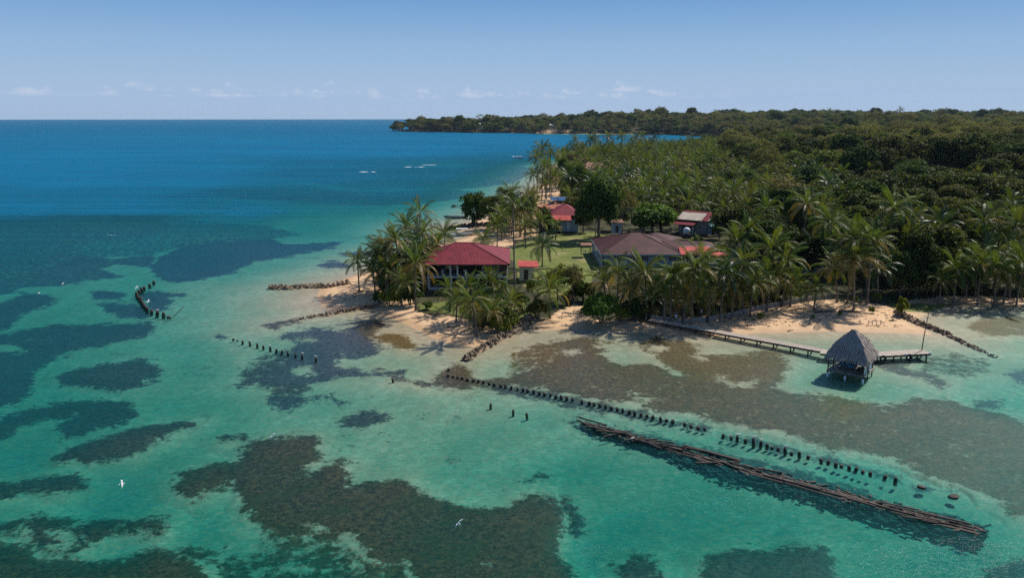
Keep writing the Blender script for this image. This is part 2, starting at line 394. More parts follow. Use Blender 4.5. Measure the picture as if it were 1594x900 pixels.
# ------------------------------------------------------------------ sea bed cover: (kind, strength, polygon) in surveyed pixels
# kind 0 = blue grey sea grass, 0.5 = brown reef, 1 = olive weed;  strength < 0 cuts a sandy hole
BEDS = [
    (.5, 1, [(271, 765), (288, 743), (328, 730), (367, 730), (387, 703), (391, 692), (433, 686), (490, 681), (492, 699), (503, 721), (487, 726), (474, 736), (487, 744), (503, 728), (521, 723), (543, 725), (541, 745), (541, 760), (565, 765), (591, 754), (635, 748), (653, 765), (697, 782), (745, 793), (785, 793), (828, 769), (868, 782), (883, 809), (872, 835), (864, 866), (886, 892), (900, 940), (644, 940), (634, 885), (582, 884), (547, 842), (503, 830), (433, 822), (385, 800), (374, 776), (366, 754), (330, 776), (300, 784)]),
    (.35, .9, [(868, 782), (880, 780), (897, 792), (907, 825), (893, 832), (884, 812)]),
    (.6, .42, [(385, 800), (503, 826), (582, 884), (634, 885), (640, 940), (360, 940), (330, 890), (260, 870), (300, 850), (380, 860), (420, 840)]),
    (.3, .93, [(82, 588), (116, 570), (177, 564), (232, 559), (247, 570), (238, 594), (189, 609), (122, 606), (85, 597)]),
    (.2, .95, [(-300, 530), (0, 521), (37, 515), (79, 506), (153, 506), (238, 503), (244, 518), (183, 536), (122, 545), (73, 564), (58, 588), (49, 612), (24, 634), (0, 637), (-300, 650)]),
    (.1, .9, [(-300, 470), (0, 472), (37, 457), (92, 460), (79, 475), (37, 490), (18, 509), (0, 518), (-300, 525)]),
    (.1, .8, [(134, 454), (165, 452), (190, 458), (185, 466), (150, 467)]),
    (.1, .8, [(159, 475), (196, 474), (232, 482), (228, 497), (180, 493), (160, 486)]),
    (.1, .85, [(214, 458), (250, 454), (293, 457), (286, 462), (262, 464), (268, 470), (255, 476), (262, 482), (240, 485), (232, 470), (218, 468)]),
    (.3, .93, [(-300, 665), (0, 661), (55, 637), (110, 628), (208, 625), (214, 649), (171, 668), (98, 686), (92, 668), (122, 649), (61, 655), (0, 683), (-300, 690)]),
    (.4, .9, [(92, 722), (110, 705), (140, 692), (208, 674), (263, 664), (324, 653), (305, 668), (244, 692), (201, 716), (147, 725)]),
    (.4, .75, [(-300, 760), (0, 756), (55, 753), (122, 744), (140, 768), (92, 777), (37, 777), (0, 787), (-300, 800)]),
    (.45, .9, [(-300, 820), (0, 825), (55, 805), (122, 822), (208, 817), (263, 814), (256, 838), (183, 838), (122, 879), (60, 872), (60, 850), (0, 845), (-300, 850)]),
    (.5, .9, [(-300, 850), (0, 850), (50, 862), (58, 880), (120, 884), (190, 880), (245, 860), (290, 870), (330, 895), (350, 940), (-300, 960)]),
    (.4, .9, [(339, 686), (352, 681), (380, 682), (385, 688), (360, 692), (341, 692)]),
    (.0, .8, [(232, 416), (248, 400), (280, 384), (340, 376), (420, 372), (440, 380), (480, 380), (532, 376), (524, 386), (472, 396), (400, 408), (352, 428), (304, 438), (264, 442), (244, 432)]),
    (.05, .62, [(-200, 342), (0, 340), (100, 336), (200, 336), (248, 340), (260, 356), (224, 368), (132, 376), (120, 396), (176, 404), (240, 398), (240, 412), (224, 416), (180, 412), (160, 420), (192, 432), (140, 436), (100, 444), (40, 448), (12, 456), (0, 462), (-300, 470)]),
    (.0, .42, [(-200, 338), (0, 344), (120, 338), (240, 332), (320, 345), (420, 352), (470, 366), (400, 374), (300, 382), (230, 398), (120, 402), (0, 440), (-300, 450)]),
    (.0, .40, [(240, 305), (340, 292), (460, 286), (520, 296), (600, 300), (690, 292), (745, 300), (700, 312), (600, 320), (480, 317), (360, 308)]),
    (.0, .40, [(405, 258), (440, 250), (520, 258), (600, 258), (700, 262), (770, 255), (840, 262), (800, 285), (720, 294), (560, 294), (440, 278)]),
    (.0, .40, [(700, 246), (760, 240), (830, 243), (850, 252), (800, 260), (730, 256)]),
    (.1, .8, [(490, 412), (520, 405), (545, 413), (535, 418), (505, 417)]),
    (.1, .7, [(528, 395), (560, 392), (600, 388), (590, 396), (545, 400)]),
    (.2, .95, [(447, 527), (463, 518), (487, 513), (513, 512), (520, 517), (543, 517), (553, 510), (557, 502), (583, 500), (602, 507), (587, 513), (573, 527), (577, 533), (587, 540), (600, 544), (593, 552), (567, 556), (533, 555), (518, 560), (530, 572), (560, 578), (587, 577), (633, 577), (630, 583), (600, 587), (573, 590), (533, 587), (520, 587), (517, 597), (493, 597), (480, 607), (473, 617), (450, 606), (420, 604), (413, 593), (422, 578), (440, 562), (450, 548), (458, 538)]),
    (.35, .5, [(363, 602), (380, 578), (413, 553), (450, 546), (440, 570), (420, 600), (383, 600)]),
    (.2, .9, [(415, 618), (440, 611), (473, 617), (517, 613), (537, 628), (530, 635), (513, 625), (480, 627), (467, 633), (453, 645), (427, 637)]),
    (.5, .5, [(400, 604), (450, 604), (490, 608), (470, 618), (420, 616)]),
    (.25, .8, [(363, 600), (385, 592), (412, 590), (400, 598), (372, 606)]),
    (1, .75, [(557, 503), (585, 498), (603, 507), (590, 516), (575, 524), (620, 521), (640, 531), (647, 543), (627, 546), (612, 536), (583, 529), (570, 520)]),
    (.3, .9, [(530, 657), (547, 647), (580, 641), (600, 647), (590, 657), (567, 668), (547, 663)]),
    (.4, .6, [(411, 508), (440, 500), (462, 496), (458, 502), (425, 511)]),
    (.2, .8, [(336, 522), (345, 520), (349, 526), (340, 527)]),
    (.4, .6, [(590, 575), (640, 592), (680, 600), (660, 606), (610, 596)]),
    (.65, .72, [(676, 586), (691, 571), (713, 567), (735, 573), (736, 583), (753, 592), (784, 592), (809, 583), (828, 573), (833, 561), (824, 552), (806, 546), (840, 539), (884, 530), (906, 527), (924, 531), (959, 536), (940, 541), (940, 555), (952, 567), (974, 573), (996, 569), (1018, 569), (1049, 587), (1071, 587), (1058, 580), (1035, 570), (1026, 555), (1002, 542), (984, 538), (1000, 530), (1018, 525), (1074, 536), (1089, 544), (1086, 553), (1117, 555), (1140, 555), (1190, 548), (1222, 553), (1229, 570), (1220, 590), (1207, 605), (1240, 612), (1290, 617), (1350, 628), (1397, 632), (1430, 623), (1470, 625), (1513, 640), (1563, 650), (1620, 668), (1900, 700), (1900, 900), (1640, 830), (1594, 813), (1560, 790), (1513, 767), (1447, 747), (1397, 723), (1347, 710), (1297, 700), (1253, 690), (1213, 680), (1180, 672), (1113, 657), (1080, 646), (1033, 645), (987, 629), (909, 622), (878, 610), (834, 604), (784, 598), (753, 604), (722, 607), (691, 604), (676, 595)]),
    (1, .8, [(985, 537), (1000, 530), (1018, 525), (1074, 536), (1089, 544), (1086, 553), (1140, 556), (1190, 549), (1222, 554), (1228, 570), (1215, 592), (1150, 598), (1080, 590), (1035, 570), (1024, 555)]),
    (1, .75, [(1270, 612), (1300, 616), (1350, 630), (1345, 650), (1310, 660), (1270, 645)]),
    (.95, .45, [(800, 552), (830, 545), (870, 540), (860, 560), (825, 575), (790, 585), (800, 565)]),
    (0, -.9, [(880, 548), (900, 545), (905, 552), (885, 556)]),
    (0, -1, [(460, 529), (472, 524), (490, 525), (493, 530), (478, 534), (463, 533)]),
    (0, -1, [(456, 578), (465, 571), (480, 571), (489, 578), (480, 586), (462, 586)]),
    (0, -1, [(1010, 539), (1028, 537), (1040, 544), (1025, 547), (1012, 543)]),
    (0, -1, [(1073, 557), (1085, 553), (1100, 556), (1100, 562), (1082, 563)]),
    (0, -.8, [(1112, 583), (1125, 584), (1135, 592), (1122, 592)]),
    (0, -.5, [(930, 608), (965, 610), (1035, 627), (1020, 634), (975, 624)]),
    (0, -.75, [(1140, 600), (1180, 596), (1170, 606), (1130, 606)]),
    (0, -.8, [(0, 540), (20, 536), (40, 548), (20, 552), (0, 550)]),
    (0, -.6, [(70, 840), (100, 832), (140, 842), (150, 862), (100, 870), (60, 860)]),
    (0, -.6, [(150, 850), (200, 845), (240, 855), (230, 872), (170, 878)]),
    (1, .75, [(1503, 510), (1520, 498), (1570, 494), (1620, 497), (1650, 520), (1560, 526), (1520, 522)]),
    (.6, .4, [(1430, 556), (1480, 552), (1540, 560), (1545, 580), (1500, 588), (1440, 575)]),
    (.4, .6, [(1359, 566), (1385, 566), (1430, 580), (1475, 598), (1465, 604), (1415, 590), (1380, 578)]),
    (.1, .85, [(1564, 582), (1580, 579), (1640, 580), (1640, 600), (1585, 598)]),
    (.3, .7, [(1520, 622), (1560, 625), (1550, 634), (1525, 632)]),
    (.4, .8, [(1087, 880), (1137, 864), (1163, 863), (1200, 868), (1257, 853), (1280, 860), (1295, 885), (1300, 940), (1080, 940)]),
    (.3, .8, [(1540, 900), (1560, 880), (1594, 874), (1700, 880), (1700, 940), (1540, 940)]),
    (.4, .7, [(960, 890), (985, 874), (1020, 880), (1045, 898), (1040, 940), (960, 940)]),
    (.4, .5, [(803, 748), (825, 742), (835, 730), (862, 735), (866, 745), (845, 760), (815, 756)]),
    (.4, .35, [(683, 715), (700, 710), (715, 716), (700, 726)]),
    (.3, .6, [(890, 660), (905, 656), (950, 668), (1030, 684), (1130, 710), (1210, 731), (1300, 756), (1400, 784), (1530, 820), (1534, 832), (1480, 825), (1380, 800), (1280, 776), (1180, 750), (1080, 722), (1000, 699), (930, 675), (900, 666)]),
    (.35, .6, [(690, 590), (760, 598), (900, 622), (1000, 645), (1105, 668), (1104, 676), (990, 655), (890, 634), (760, 608), (695, 600)]),
    (.3, .55, [(1120, 676), (1200, 690), (1300, 715), (1400, 742), (1400, 750), (1300, 728), (1200, 702), (1120, 684)]),
    (.2, .9, [(1425, 757), (1440, 754), (1447, 762), (1432, 764)]),
    (.2, .9, [(1472, 771), (1490, 768), (1494, 776), (1478, 778)]),
]
GRASS = [
    [(760, 402), (792, 392), (800, 380), (826, 374), (858, 365), (925, 361), (950, 372), (935, 400), (930, 430), (905, 452), (870, 462), (835, 455), (808, 440), (800, 405)],
    [(650, 470), (700, 466), (800, 462), (830, 470), (830, 495), (800, 512), (770, 505), (740, 492), (700, 484), (655, 478)],
    [(1380, 470), (1420, 466), (1500, 466), (1480, 473), (1440, 478), (1400, 478)],
]
SAND = [
    [(535, 425), (600, 430), (640, 460), (650, 484), (700, 488), (740, 497), (770, 510), (795, 512), (840, 500), (870, 480), (895, 470), (918, 478), (925, 500), (1000, 510), (1060, 492), (1180, 476), (1290, 464), (1380, 470), (1430, 480), (1480, 470), (1700, 468), (1700, 560), (700, 560), (400, 500), (480, 425)],
    [(690, 352), (760, 338), (800, 322), (826, 300), (850, 275), (866, 262), (872, 300), (845, 335), (820, 345), (840, 365), (800, 372), (800, 390), (740, 395), (700, 392), (650, 396), (690, 376)],
    [(795, 206), (885, 207.2), (885, 208.9), (795, 207.6)],
]

# ------------------------------------------------------------------ ground and sea bed: one sheet
def beds(x, y, z, d, z_seen):
    """cover of the sea bed: edge field, density, kind; and the bed height with reefs standing proud"""
    px, py = PX(x, y, z_seen)
    front = (y > 20)
    P = np.stack([px, py], 1)
    n = len(x)
    best = np.full(n, -1.0); soft = np.full(n, -1.0); softk = np.zeros(n)
    den = np.full(n, 1e-6); ks = np.zeros(n); ss = np.zeros(n)
    for k, s, poly in BEDS:
        q = np.array(poly); m = 80
        sel = front & (px > q[:, 0].min() - m) & (px < q[:, 0].max() + m) & (py > q[:, 1].min() - m) & (py < q[:, 1].max() + m)
        idx = np.nonzero(sel)[0]
        if not len(idx): continue
        sy = np.clip(2.6 * (900 - q[:, 1].mean()) / 600 + 1.0, 1.2, 3.2)
        v = sdf(P[idx], poly, sy) / (17.0 * np.clip((q[:, 1].mean() - 184) / 380, .28, 1.3))
        if s > .5:
            sv = np.clip(v * 17 / 60, -1, 1); hit = sv > soft[idx]
            soft[idx] = np.maximum(soft[idx], sv); softk[idx] = np.where(hit, k, softk[idx])
        v = np.clip(v, -1, 1)
        if s < 0:
            best[idx] = np.where(v > -1, np.minimum(best[idx], -v * (-s) + (1 + s)), best[idx])
        else:
            best[idx] = np.maximum(best[idx], v)
            w = sstep(v, -1, .3) + 1e-6
            den[idx] += w; ks[idx] += w * k; ss[idx] += w * s
    kind = ks / den; strg = ss / den
    rock = sstep(softk, .25, .45)
    lift = .15 * sstep(soft, -.5, .5) + .42 * sstep(soft, -.75, .25) * rock
    lump = (vnoise(x, y, 1.1, 11) * .6 + vnoise(x, y, .5, 12) * .4)
    zz = np.where(d < 0, z * (1 - lift) + .10 * (lump - .5) * sstep(best, -.2, .3) * np.minimum(-z, .5), z)
    return best, strg, kind, zz


def build_ground():
    x, y, f, na = fan_grid(0.13, 0.075)
    z, d = terrain(x, y)
    n = len(x); front = y > 20
    best, strg, kind, zz = beds(x, y, z, d, np.minimum(z, 0))
    g = np.full(n, -60.0); s_ = np.full(n, -60.0)
    li = np.nonzero(front & (d > -3) & (y < 2600))[0]
    PL = np.stack(PX(x[li], y[li], 1.0), 1)
    for poly in GRASS: g[li] = np.maximum(g[li], sdf(PL, poly))
    for poly in SAND: s_[li] = np.maximum(s_[li], sdf(PL, poly))
    s_ = np.maximum(s_, np.where((d < 5) & (y < 1200), 6, -60))
    me = grid_mesh('ground', x, y, zz, f)
    fattr(me, 'bed', best); fattr(me, 'bedstr', strg); fattr(me, 'bedkind', kind)
    fattr(me, 'lawn', np.clip(g / 12, -1, 1)); fattr(me, 'sand', np.clip(s_ / 12, -1, 1)); fattr(me, 'shore', np.clip(d, -40, 40))
    m, n_, out = new_mat('ground')
    p = n_.pos()
    big = n_.noise(p, 0.11, 4, .6); mid = n_.noise(p, .7, 4, .6); fine = n_.noise(p, 3.2, 4, .65); vf = n_.noise(p, 11, 2, .6)
    # sand: pale, with damp belt near the waterline and ripples
    sand = n_.mix(n_.mr(mid, .3, .7), (.60, .385, .215), (.69, .475, .29))
    sand = n_.mix(n_.mr(fine, .52, .74, 0, .55), sand, (.36, .26, .17))
    sh = n_.m('ADD', n_.attr('shore'), n_.m('MULTIPLY', n_.m('SUBTRACT', mid, .5), 2.2))
    wet = n_.mr(sh, 0.6, 3.0, 1, 0)
    sand = n_.mix(n_.m('MULTIPLY', wet, .55), sand, (.40, .255, .135))
    dry = n_.m('MULTIPLY', n_.mr(n_.attr('shore'), 5, 13), n_.mr(n_.noise(p, .35, 4, .65), .40, .60))
    litter = n_.m('MULTIPLY', dry, n_.mr(fine, .42, .62))
    sand = n_.mix(n_.m('MULTIPLY', litter, .55), sand, (.26, .18, .11))
    # lawn and forest floor
    lawn = n_.mix(n_.mr(mid, .3, .7), (.085, .125, .022), (.18, .19, .045))
    lawn = n_.mix(n_.mr(fine, .5, .8, 0, .7), lawn, (.22, .20, .07))
    lawn = n_.mix(n_.m('MULTIPLY', n_.mr(n_.noise(p, .16, 4, .65), .52, .66), .75), lawn, (.34, .26, .13))
    lawn = n_.mix(n_.mr(n_.noise(p, .3, 5, .7), .5, .7, 0, .5), lawn, (.05, .085, .016))
    soil = n_.mix(n_.mr(mid, .35, .65), (.035, .032, .014), (.075, .065, .03))
    soil = n_.mix(n_.mr(fine, .45, .65, 0, .8), soil, (.035, .055, .012))
    e = n_.m('MULTIPLY', n_.m('SUBTRACT', n_.m('ADD', n_.m('MULTIPLY', mid, .6), n_.m('MULTIPLY', fine, .4)), .5), 1.2)
    land = n_.mix(n_.mr(n_.m('ADD', n_.attr('sand'), e), -.12, .12), soil, sand)
    land = n_.mix(n_.mr(n_.m('ADD', n_.attr('lawn'), e), -.1, .1), land, lawn)
    # under water: patchy sand, its mottling partly caustic light painted into the colour
    bsand = n_.mix(n_.mr(big, .35, .65), (.40, .305, .19), (.50, .385, .25))
    bsand = n_.mix(n_.mr(fine, .38, .62, 0, .5), bsand, (.29, .225, .145))
    caustic_cells = n_.mr(n_.voro(n_.vm('ADD', p, n_.vm('MULTIPLY', n_.noise(p, .8, 3, .6, 0, 'Color'), (1.4, 1.4, 0))), .85, 'F1'), .25, .75, 0, .55)
    bsand = n_.mix(caustic_cells, bsand, (.30, .23, .145))  # pale caustic light network painted into the sand colour
    weedspeck = n_.m('MULTIPLY', n_.mr(n_.noise(p, .55, 5, .7), .60, .70), n_.mr(vf, .4, .6))
    bsand = n_.mix(n_.m('MULTIPLY', weedspeck, .55), bsand, (.10, .09, .05))
    # beds
    nb = n_.m('SUBTRACT', n_.m('ADD', n_.m('MULTIPLY', n_.noise(p, .38, 6, .68, .4), .6), n_.m('MULTIPLY', n_.noise(p, 1.9, 5, .7), .4)), .5)
    ps = n_.vm('MULTIPLY', p, (.5, 1, 1))
    n3 = n_.m('SUBTRACT', n_.noise(ps, .085, 5, .68, .5), .5)
    far = n_.m('ADD', n_.attr('bed'), n_.m('ADD', n_.m('MULTIPLY', nb, 6.2), n_.m('MULTIPLY', n3, 3.0)))
    hard = n_.mr(far, -.42, .30)
    inner = n_.m('MULTIPLY', n_.m('SUBTRACT', n_.noise(p, .9, 6, .72), .5), 2.0)
    opa = n_.mr(n_.m('ADD', n_.attr('bedstr'), n_.m('MULTIPLY', inner, 1.25)), .12, .52)
    mask = n_.m('MULTIPLY', hard, opa)
    k = n_.attr('bedkind')
    spk = n_.mr(n_.noise(p, 2.2, 6, .8), .38, .64)
    grass = n_.mix(spk, (.032, .027, .042), (.125, .105, .130))
    reef = n_.mix(spk, (.020, .013, .005), (.125, .062, .026))
    reef = n_.mix(n_.mr(n_.noise(p, 5.5, 3, .7), .56, .72, 0, .8), reef, (.22, .12, .05))
    reef = n_.mix(n_.mr(n_.noise(p, .25, 4, .6), .45, .65, 0, .5), reef, (.045, .042, .012))
    weed = n_.mix(spk, (.075, .040, .007), (.18, .10, .018))
    bc = n_.mix(n_.mr(k, 0, .5, kind='LINEAR'), grass, reef)
    bc = n_.mix(n_.mr(k, .5, 1, kind='LINEAR'), bc, weed)
    bed = n_.mix(mask, bsand, bc)
    col = n_.mix(n_.mr(n_.attr('shore'), -.4, .3), bed, land)
    bmp = n_.bump(n_.m('ADD', n_.m('MULTIPLY', fine, .6), n_.m('MULTIPLY', vf, .4)), .6, .12)
    principled(n_, out, col, n_.mr(wet, 0, 1, .9, .55, 'LINEAR'), bmp, .2)
    o = link('ground', me, m); o['kind'] = 'structure'


def build_sea():
    x, y, f, na = fan_grid(0.24, 0.15)
    z, d = terrain(x, y)
    z = beds(x, y, z, d, 0)[3] / VS
    dep = np.maximum(-z, 0)
    me = grid_mesh('sea', x, y, np.zeros(len(x)), f)
    # keep only faces that touch water
    keep = (d[f] < 6 + 0.02 * np.hypot(x, y)[f]).any(1)
    if (~keep).any():
        bm = bmesh.new(); bm.from_mesh(me); bm.faces.ensure_lookup_table()
        bmesh.ops.delete(bm, geom=[bm.faces[i] for i in np.nonzero(~keep)[0]], context='FACES_ONLY')
        # attributes are written before, so set them through a layer
        lay = bm.verts.layers.float.new('depth')
        bm.verts.ensure_lookup_table()
        for v in bm.verts: v[lay] = float(dep[v.index])
        lo = [v for v in bm.verts if not v.link_faces]
        bmesh.ops.delete(bm, geom=lo, context='VERTS')
        bm.to_mesh(me); bm.free()
    else: fattr(me, 'depth', dep)
    m, n, out = new_mat('sea_water')
    p = n.pos()
    dpt = n.attr('depth')
    # Beer-Lambert absorption of one crossing
    pr = n.vm('MULTIPLY', p, (1.0, 1.7, 1))
    wb = n.n.new('ShaderNodeTexWave'); wb.wave_type = 'BANDS'; wb.bands_direction = 'Y'; wb.wave_profile = 'SAW'
    n.put(wb.inputs['Vector'], n.vm('MULTIPLY', p, (.07, 1, 1))); wb.inputs['Scale'].default_value = .014
    wb.inputs['Distortion'].default_value = 7; wb.inputs['Detail'].default_value = 4; wb.inputs['Detail Scale'].default_value = 1.2
    crest = n.m('MULTIPLY', n.mr(wb.outputs['Fac'], .80, .98), n.mr(n.noise(n.vm('MULTIPLY', p, (.006, .012, 1)), 1, 2, .5), .45, .62))
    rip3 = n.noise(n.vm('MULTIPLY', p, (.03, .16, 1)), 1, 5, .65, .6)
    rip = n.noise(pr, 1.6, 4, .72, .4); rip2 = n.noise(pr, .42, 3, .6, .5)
    dpt = n.m('MULTIPLY', dpt, n.m('ADD', n.mr(rip, .34, .66, .52, 1.48, 'LINEAR'), n.m('ADD', n.mr(rip2, .3, .7, -.12, .12, 'LINEAR'), n.mr(rip3, .3, .7, -.13, .13, 'LINEAR'))))  # ripple noise varies the tint, painting in light focused by wavelets
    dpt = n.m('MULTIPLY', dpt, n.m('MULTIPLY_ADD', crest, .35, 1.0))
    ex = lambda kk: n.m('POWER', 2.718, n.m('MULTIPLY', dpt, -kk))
    sepp = n.n.new('ShaderNodeSeparateXYZ'); n.l.new(p, sepp.inputs[0])
    openw = n.mr(sepp.outputs[1], 75, 210)          # clearer, bluer water on the seaward side
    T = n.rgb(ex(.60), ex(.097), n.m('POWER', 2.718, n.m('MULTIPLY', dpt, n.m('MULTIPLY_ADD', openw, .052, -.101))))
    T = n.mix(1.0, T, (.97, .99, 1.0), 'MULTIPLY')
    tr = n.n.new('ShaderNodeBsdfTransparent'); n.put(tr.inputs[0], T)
    sc = n.n.new('ShaderNodeBsdfDiffuse')
    S = n.ramp(n.m('DIVIDE', dpt, 20.0), [(0, (.004, .12, .09)), (.12, (.001, .14, .12)), (.19, (.0, .145, .225)), (.28, (.0, .138, .255)), (.45, (.0, .125, .235)), (.75, (.0, .11, .21)), (1, (.0, .105, .20))])
    S = n.mix(openw, n.mix(1.0, S, (1, .98, .95), 'MULTIPLY'), n.mix(1.0, S, (.5, 1, 1.05), 'MULTIPLY'))
    swirl = n.noise(n.vm('MULTIPLY', p, (.004, .018, 1)), 1, 5, .6)
    S = n.mix(1.0, S, n.rgb(*[n.mr(n.m('ADD', n.m('MULTIPLY', swirl, .5), n.m('MULTIPLY', rip3, .5)), .36, .64, .80, 1.18, 'LINEAR')] * 3), 'MULTIPLY')
    S = n.mix(n.m('MULTIPLY', crest, .45), S, (.004, .045, .10))  # dark shading of swell lines painted into the scatter colour
    n.put(sc.inputs[0], S)
    fac = n.m('SUBTRACT', 1.0, n.m('POWER', 2.718, n.m('MULTIPLY', n.m('MULTIPLY', n.attr('depth'), n.attr('depth')), -.042)))
    body = n.n.new('ShaderNodeMixShader')
    n.put(body.inputs[0], fac); n.l.new(tr.outputs[0], body.inputs[1]); n.l.new(sc.outputs[0], body.inputs[2])
    # wind ripples and longer swell
    pr = n.vm('MULTIPLY', p, (1.0, 1.7, 1))
    w1 = n.noise(pr, 1.1, 4, .62, .3); w2 = n.noise(pr, .22, 3, .55, .6)
    wv = n.n.new('ShaderNodeTexWave'); wv.wave_type = 'BANDS'; wv.bands_direction = 'Y'
    n.put(wv.inputs['Vector'], n.vm('MULTIPLY', p, (.10, 1, 1))); wv.inputs['Scale'].default_value = .028
    wv.inputs['Distortion'].default_value = 5.5; wv.inputs['Detail'].default_value = 3; wv.inputs['Detail Scale'].default_value = 1.5
    swell = n.m('MULTIPLY', wv.outputs['Fac'], n.mr(dpt, 2, 6, 0, 1.6))
    h = n.m('ADD', n.m('ADD', n.m('MULTIPLY', w1, .35), n.m('MULTIPLY', w2, 1.0)), swell)
    nb = n.bump(h, 1.0, .075)
    gl = n.n.new('ShaderNodeBsdfGlossy'); gl.inputs['Roughness'].default_value = .2; gl.inputs['Color'].default_value = (.9, .95, 1, 1)
    n.put(gl.inputs['Normal'], nb)
    fr = n.n.new('ShaderNodeFresnel'); fr.inputs[0].default_value = 1.33; n.put(fr.inputs['Normal'], nb)
    g = n.m('MULTIPLY', n.m('MINIMUM', fr.outputs[0], .22), .30)
    mx = n.n.new('ShaderNodeMixShader')
    n.put(mx.inputs[0], g); n.l.new(body.outputs[0], mx.inputs[1]); n.l.new(gl.outputs[0], mx.inputs[2])
    n.l.new(mx.outputs[0], out.inputs[0])
    n.put(sc.inputs['Normal'], nb)
    o = link('sea', me, m); o['kind'] = 'structure'


build_ground()
build_sea()

# ------------------------------------------------------------------ mesh helper
class MB:
    """collects boxes, tubes and faces and links them as ONE mesh"""
    def __init__(s): s.bm = bmesh.new()

    def face(s, pts, mi=0):
        vs = [s.bm.verts.new(p) for p in pts]
        f = s.bm.faces.new(vs); f.material_index = mi
        return f

    def box(s, c, size, rz=0.0, rx=0.0, ry=0.0, mi=0):
        M = Matrix.Translation(c) @ Euler((rx, ry, rz)).to_matrix().to_4x4() @ Matrix.Diagonal((*size, 1))
        r = bmesh.ops.create_cube(s.bm, size=1, matrix=M)
        for v in r['verts']:
            for f in v.link_faces: f.material_index = mi
        return s

    def bar(s, a, b, w, h=None, mi=0):
        a, b = Vector(a), Vector(b); h = h or w
        d = b - a; L = d.length
        q = d.to_track_quat('X', 'Z').to_matrix().to_4x4()
        M = Matrix.Translation((a + b) / 2) @ q @ Matrix.Diagonal((L, w, h, 1))
        r = bmesh.ops.create_cube(s.bm, size=1, matrix=M)
        for v in r['verts']:
            for f in v.link_faces: f.material_index = mi
        return s

    def tube(s, pts, rad, seg=8, cap=True, mi=0):
        pts = [Vector(p) for p in pts]
        if not hasattr(rad, '__len__'): rad = [rad] * len(pts)
        rings = []
        for i, p in enumerate(pts):
            t = (pts[min(i + 1, len(pts) - 1)] - pts[max(i - 1, 0)]).normalized()
            up = Vector((0, 0, 1)) if abs(t.z) < .95 else Vector((1, 0, 0))
            a = t.cross(up).normalized(); b = a.cross(t)
            rings.append([s.bm.verts.new(p + (a * cos(k * 2 * pi / seg) + b * sin(k * 2 * pi / seg)) * rad[i]) for k in range(seg)])
        for i in range(len(rings) - 1):
            for k in range(seg):
                f = s.bm.faces.new((rings[i][k], rings[i][(k + 1) % seg], rings[i + 1][(k + 1) % seg], rings[i + 1][k]))
                f.smooth = True; f.material_index = mi
        if cap:
            for rr, rev in ((rings[0], True), (rings[-1], False)):
                f = s.bm.faces.new(rr[::-1] if rev else rr); f.material_index = mi
        return s

    def slab(s, top, thick, mi=0):
        """a plate: polygon of top points, extruded downward"""
        n = len(top)
        a = [s.bm.verts.new(p) for p in top]
        b = [s.bm.verts.new((p[0], p[1], p[2] - thick)) for p in top]
        s.bm.faces.new(a).material_index = mi; s.bm.faces.new(b[::-1]).material_index = mi
        for i in range(n):
            s.bm.faces.new((a[i], b[i], b[(i + 1) % n], a[(i + 1) % n])).material_index = mi
        return s

    def mesh(s, name):
        bmesh.ops.recalc_face_normals(s.bm, faces=s.bm.faces)
        me = bpy.data.meshes.new(name); s.bm.to_mesh(me); s.bm.free()
        return me

    def build(s, name, mat, parent=None, **kw):
        return link(name, s.mesh(name), mat, parent, **kw)


def rock_mesh(name, n=1, seed=0, sub=1):
    r = random.Random(seed); bm = bmesh.new()
    bmesh.ops.create_icosphere(bm, subdivisions=sub, radius=1)
    ax = [Vector((r.uniform(-1, 1), r.uniform(-1, 1), r.uniform(-1, 1))).normalized() for _ in range(6)]
    for v in bm.verts:
        for a in ax:
            dd = v.co.dot(a)
            if dd > .62: v.co -= a * (dd - .62) * .9
        v.co *= r.uniform(.92, 1.08)
    me = bpy.data.meshes.new(name); bm.to_mesh(me); bm.free()
    return me


# ------------------------------------------------------------------ materials
def roof_mat(name, c1, c2, pitch=.9, rough=.55, axis=0, rust=(.16, .07, .035), rust_amt=.3):
    """corrugated painted sheet: fine ribs are relief, rust is patchy"""
    m, n, out = new_mat(name)
    o = n.obj()
    uvn = n.n.new('ShaderNodeUVMap')
    sep = n.n.new('ShaderNodeSeparateXYZ'); n.l.new(uvn.outputs[0], sep.inputs[0])
    rib = n.m('SINE', n.m('MULTIPLY', sep.outputs[0], 2 * pi / .25))
    f = n.noise(o, .5, 5, .6); f2 = n.noise(o, 3.0, 4, .7)
    c = n.mix(n.mr(f, .3, .7), c1, c2)
    # sheet rows, each slightly different in tone, with a thin lap line
    row = n.m('FLOOR', n.m('DIVIDE', sep.outputs[1], 1.7)); colm = n.m('FLOOR', n.m('DIVIDE', sep.outputs[0], pitch))
    wn = n.n.new('ShaderNodeTexWhiteNoise'); wn.noise_dimensions = '2D'
    cv = n.n.new('ShaderNodeCombineXYZ'); n.put(cv.inputs[0], row); n.put(cv.inputs[1], colm); n.l.new(cv.outputs[0], wn.inputs['Vector'])
    c = n.mix(1.0, c, n.rgb(*[n.mr(wn.outputs[0], 0, 1, .86, 1.12, 'LINEAR')] * 3), 'MULTIPLY')
    lap = n.m('PINGPONG', sep.outputs[1], .85)
    lap = n.mr(lap, 0, .05, 1, 0)
    c = n.mix(n.m('MULTIPLY', lap, .35), c, (.05, .02, .02))
    c = n.mix(n.mr(f2, .55, .75, 0, rust_amt), c, rust)
    b = n.bump(n.m('ADD', n.m('MULTIPLY', rib, .5), n.m('MULTIPLY', lap, -.4)), .5, .03)
    principled(n, out, c, rough, b, .15)
    return m


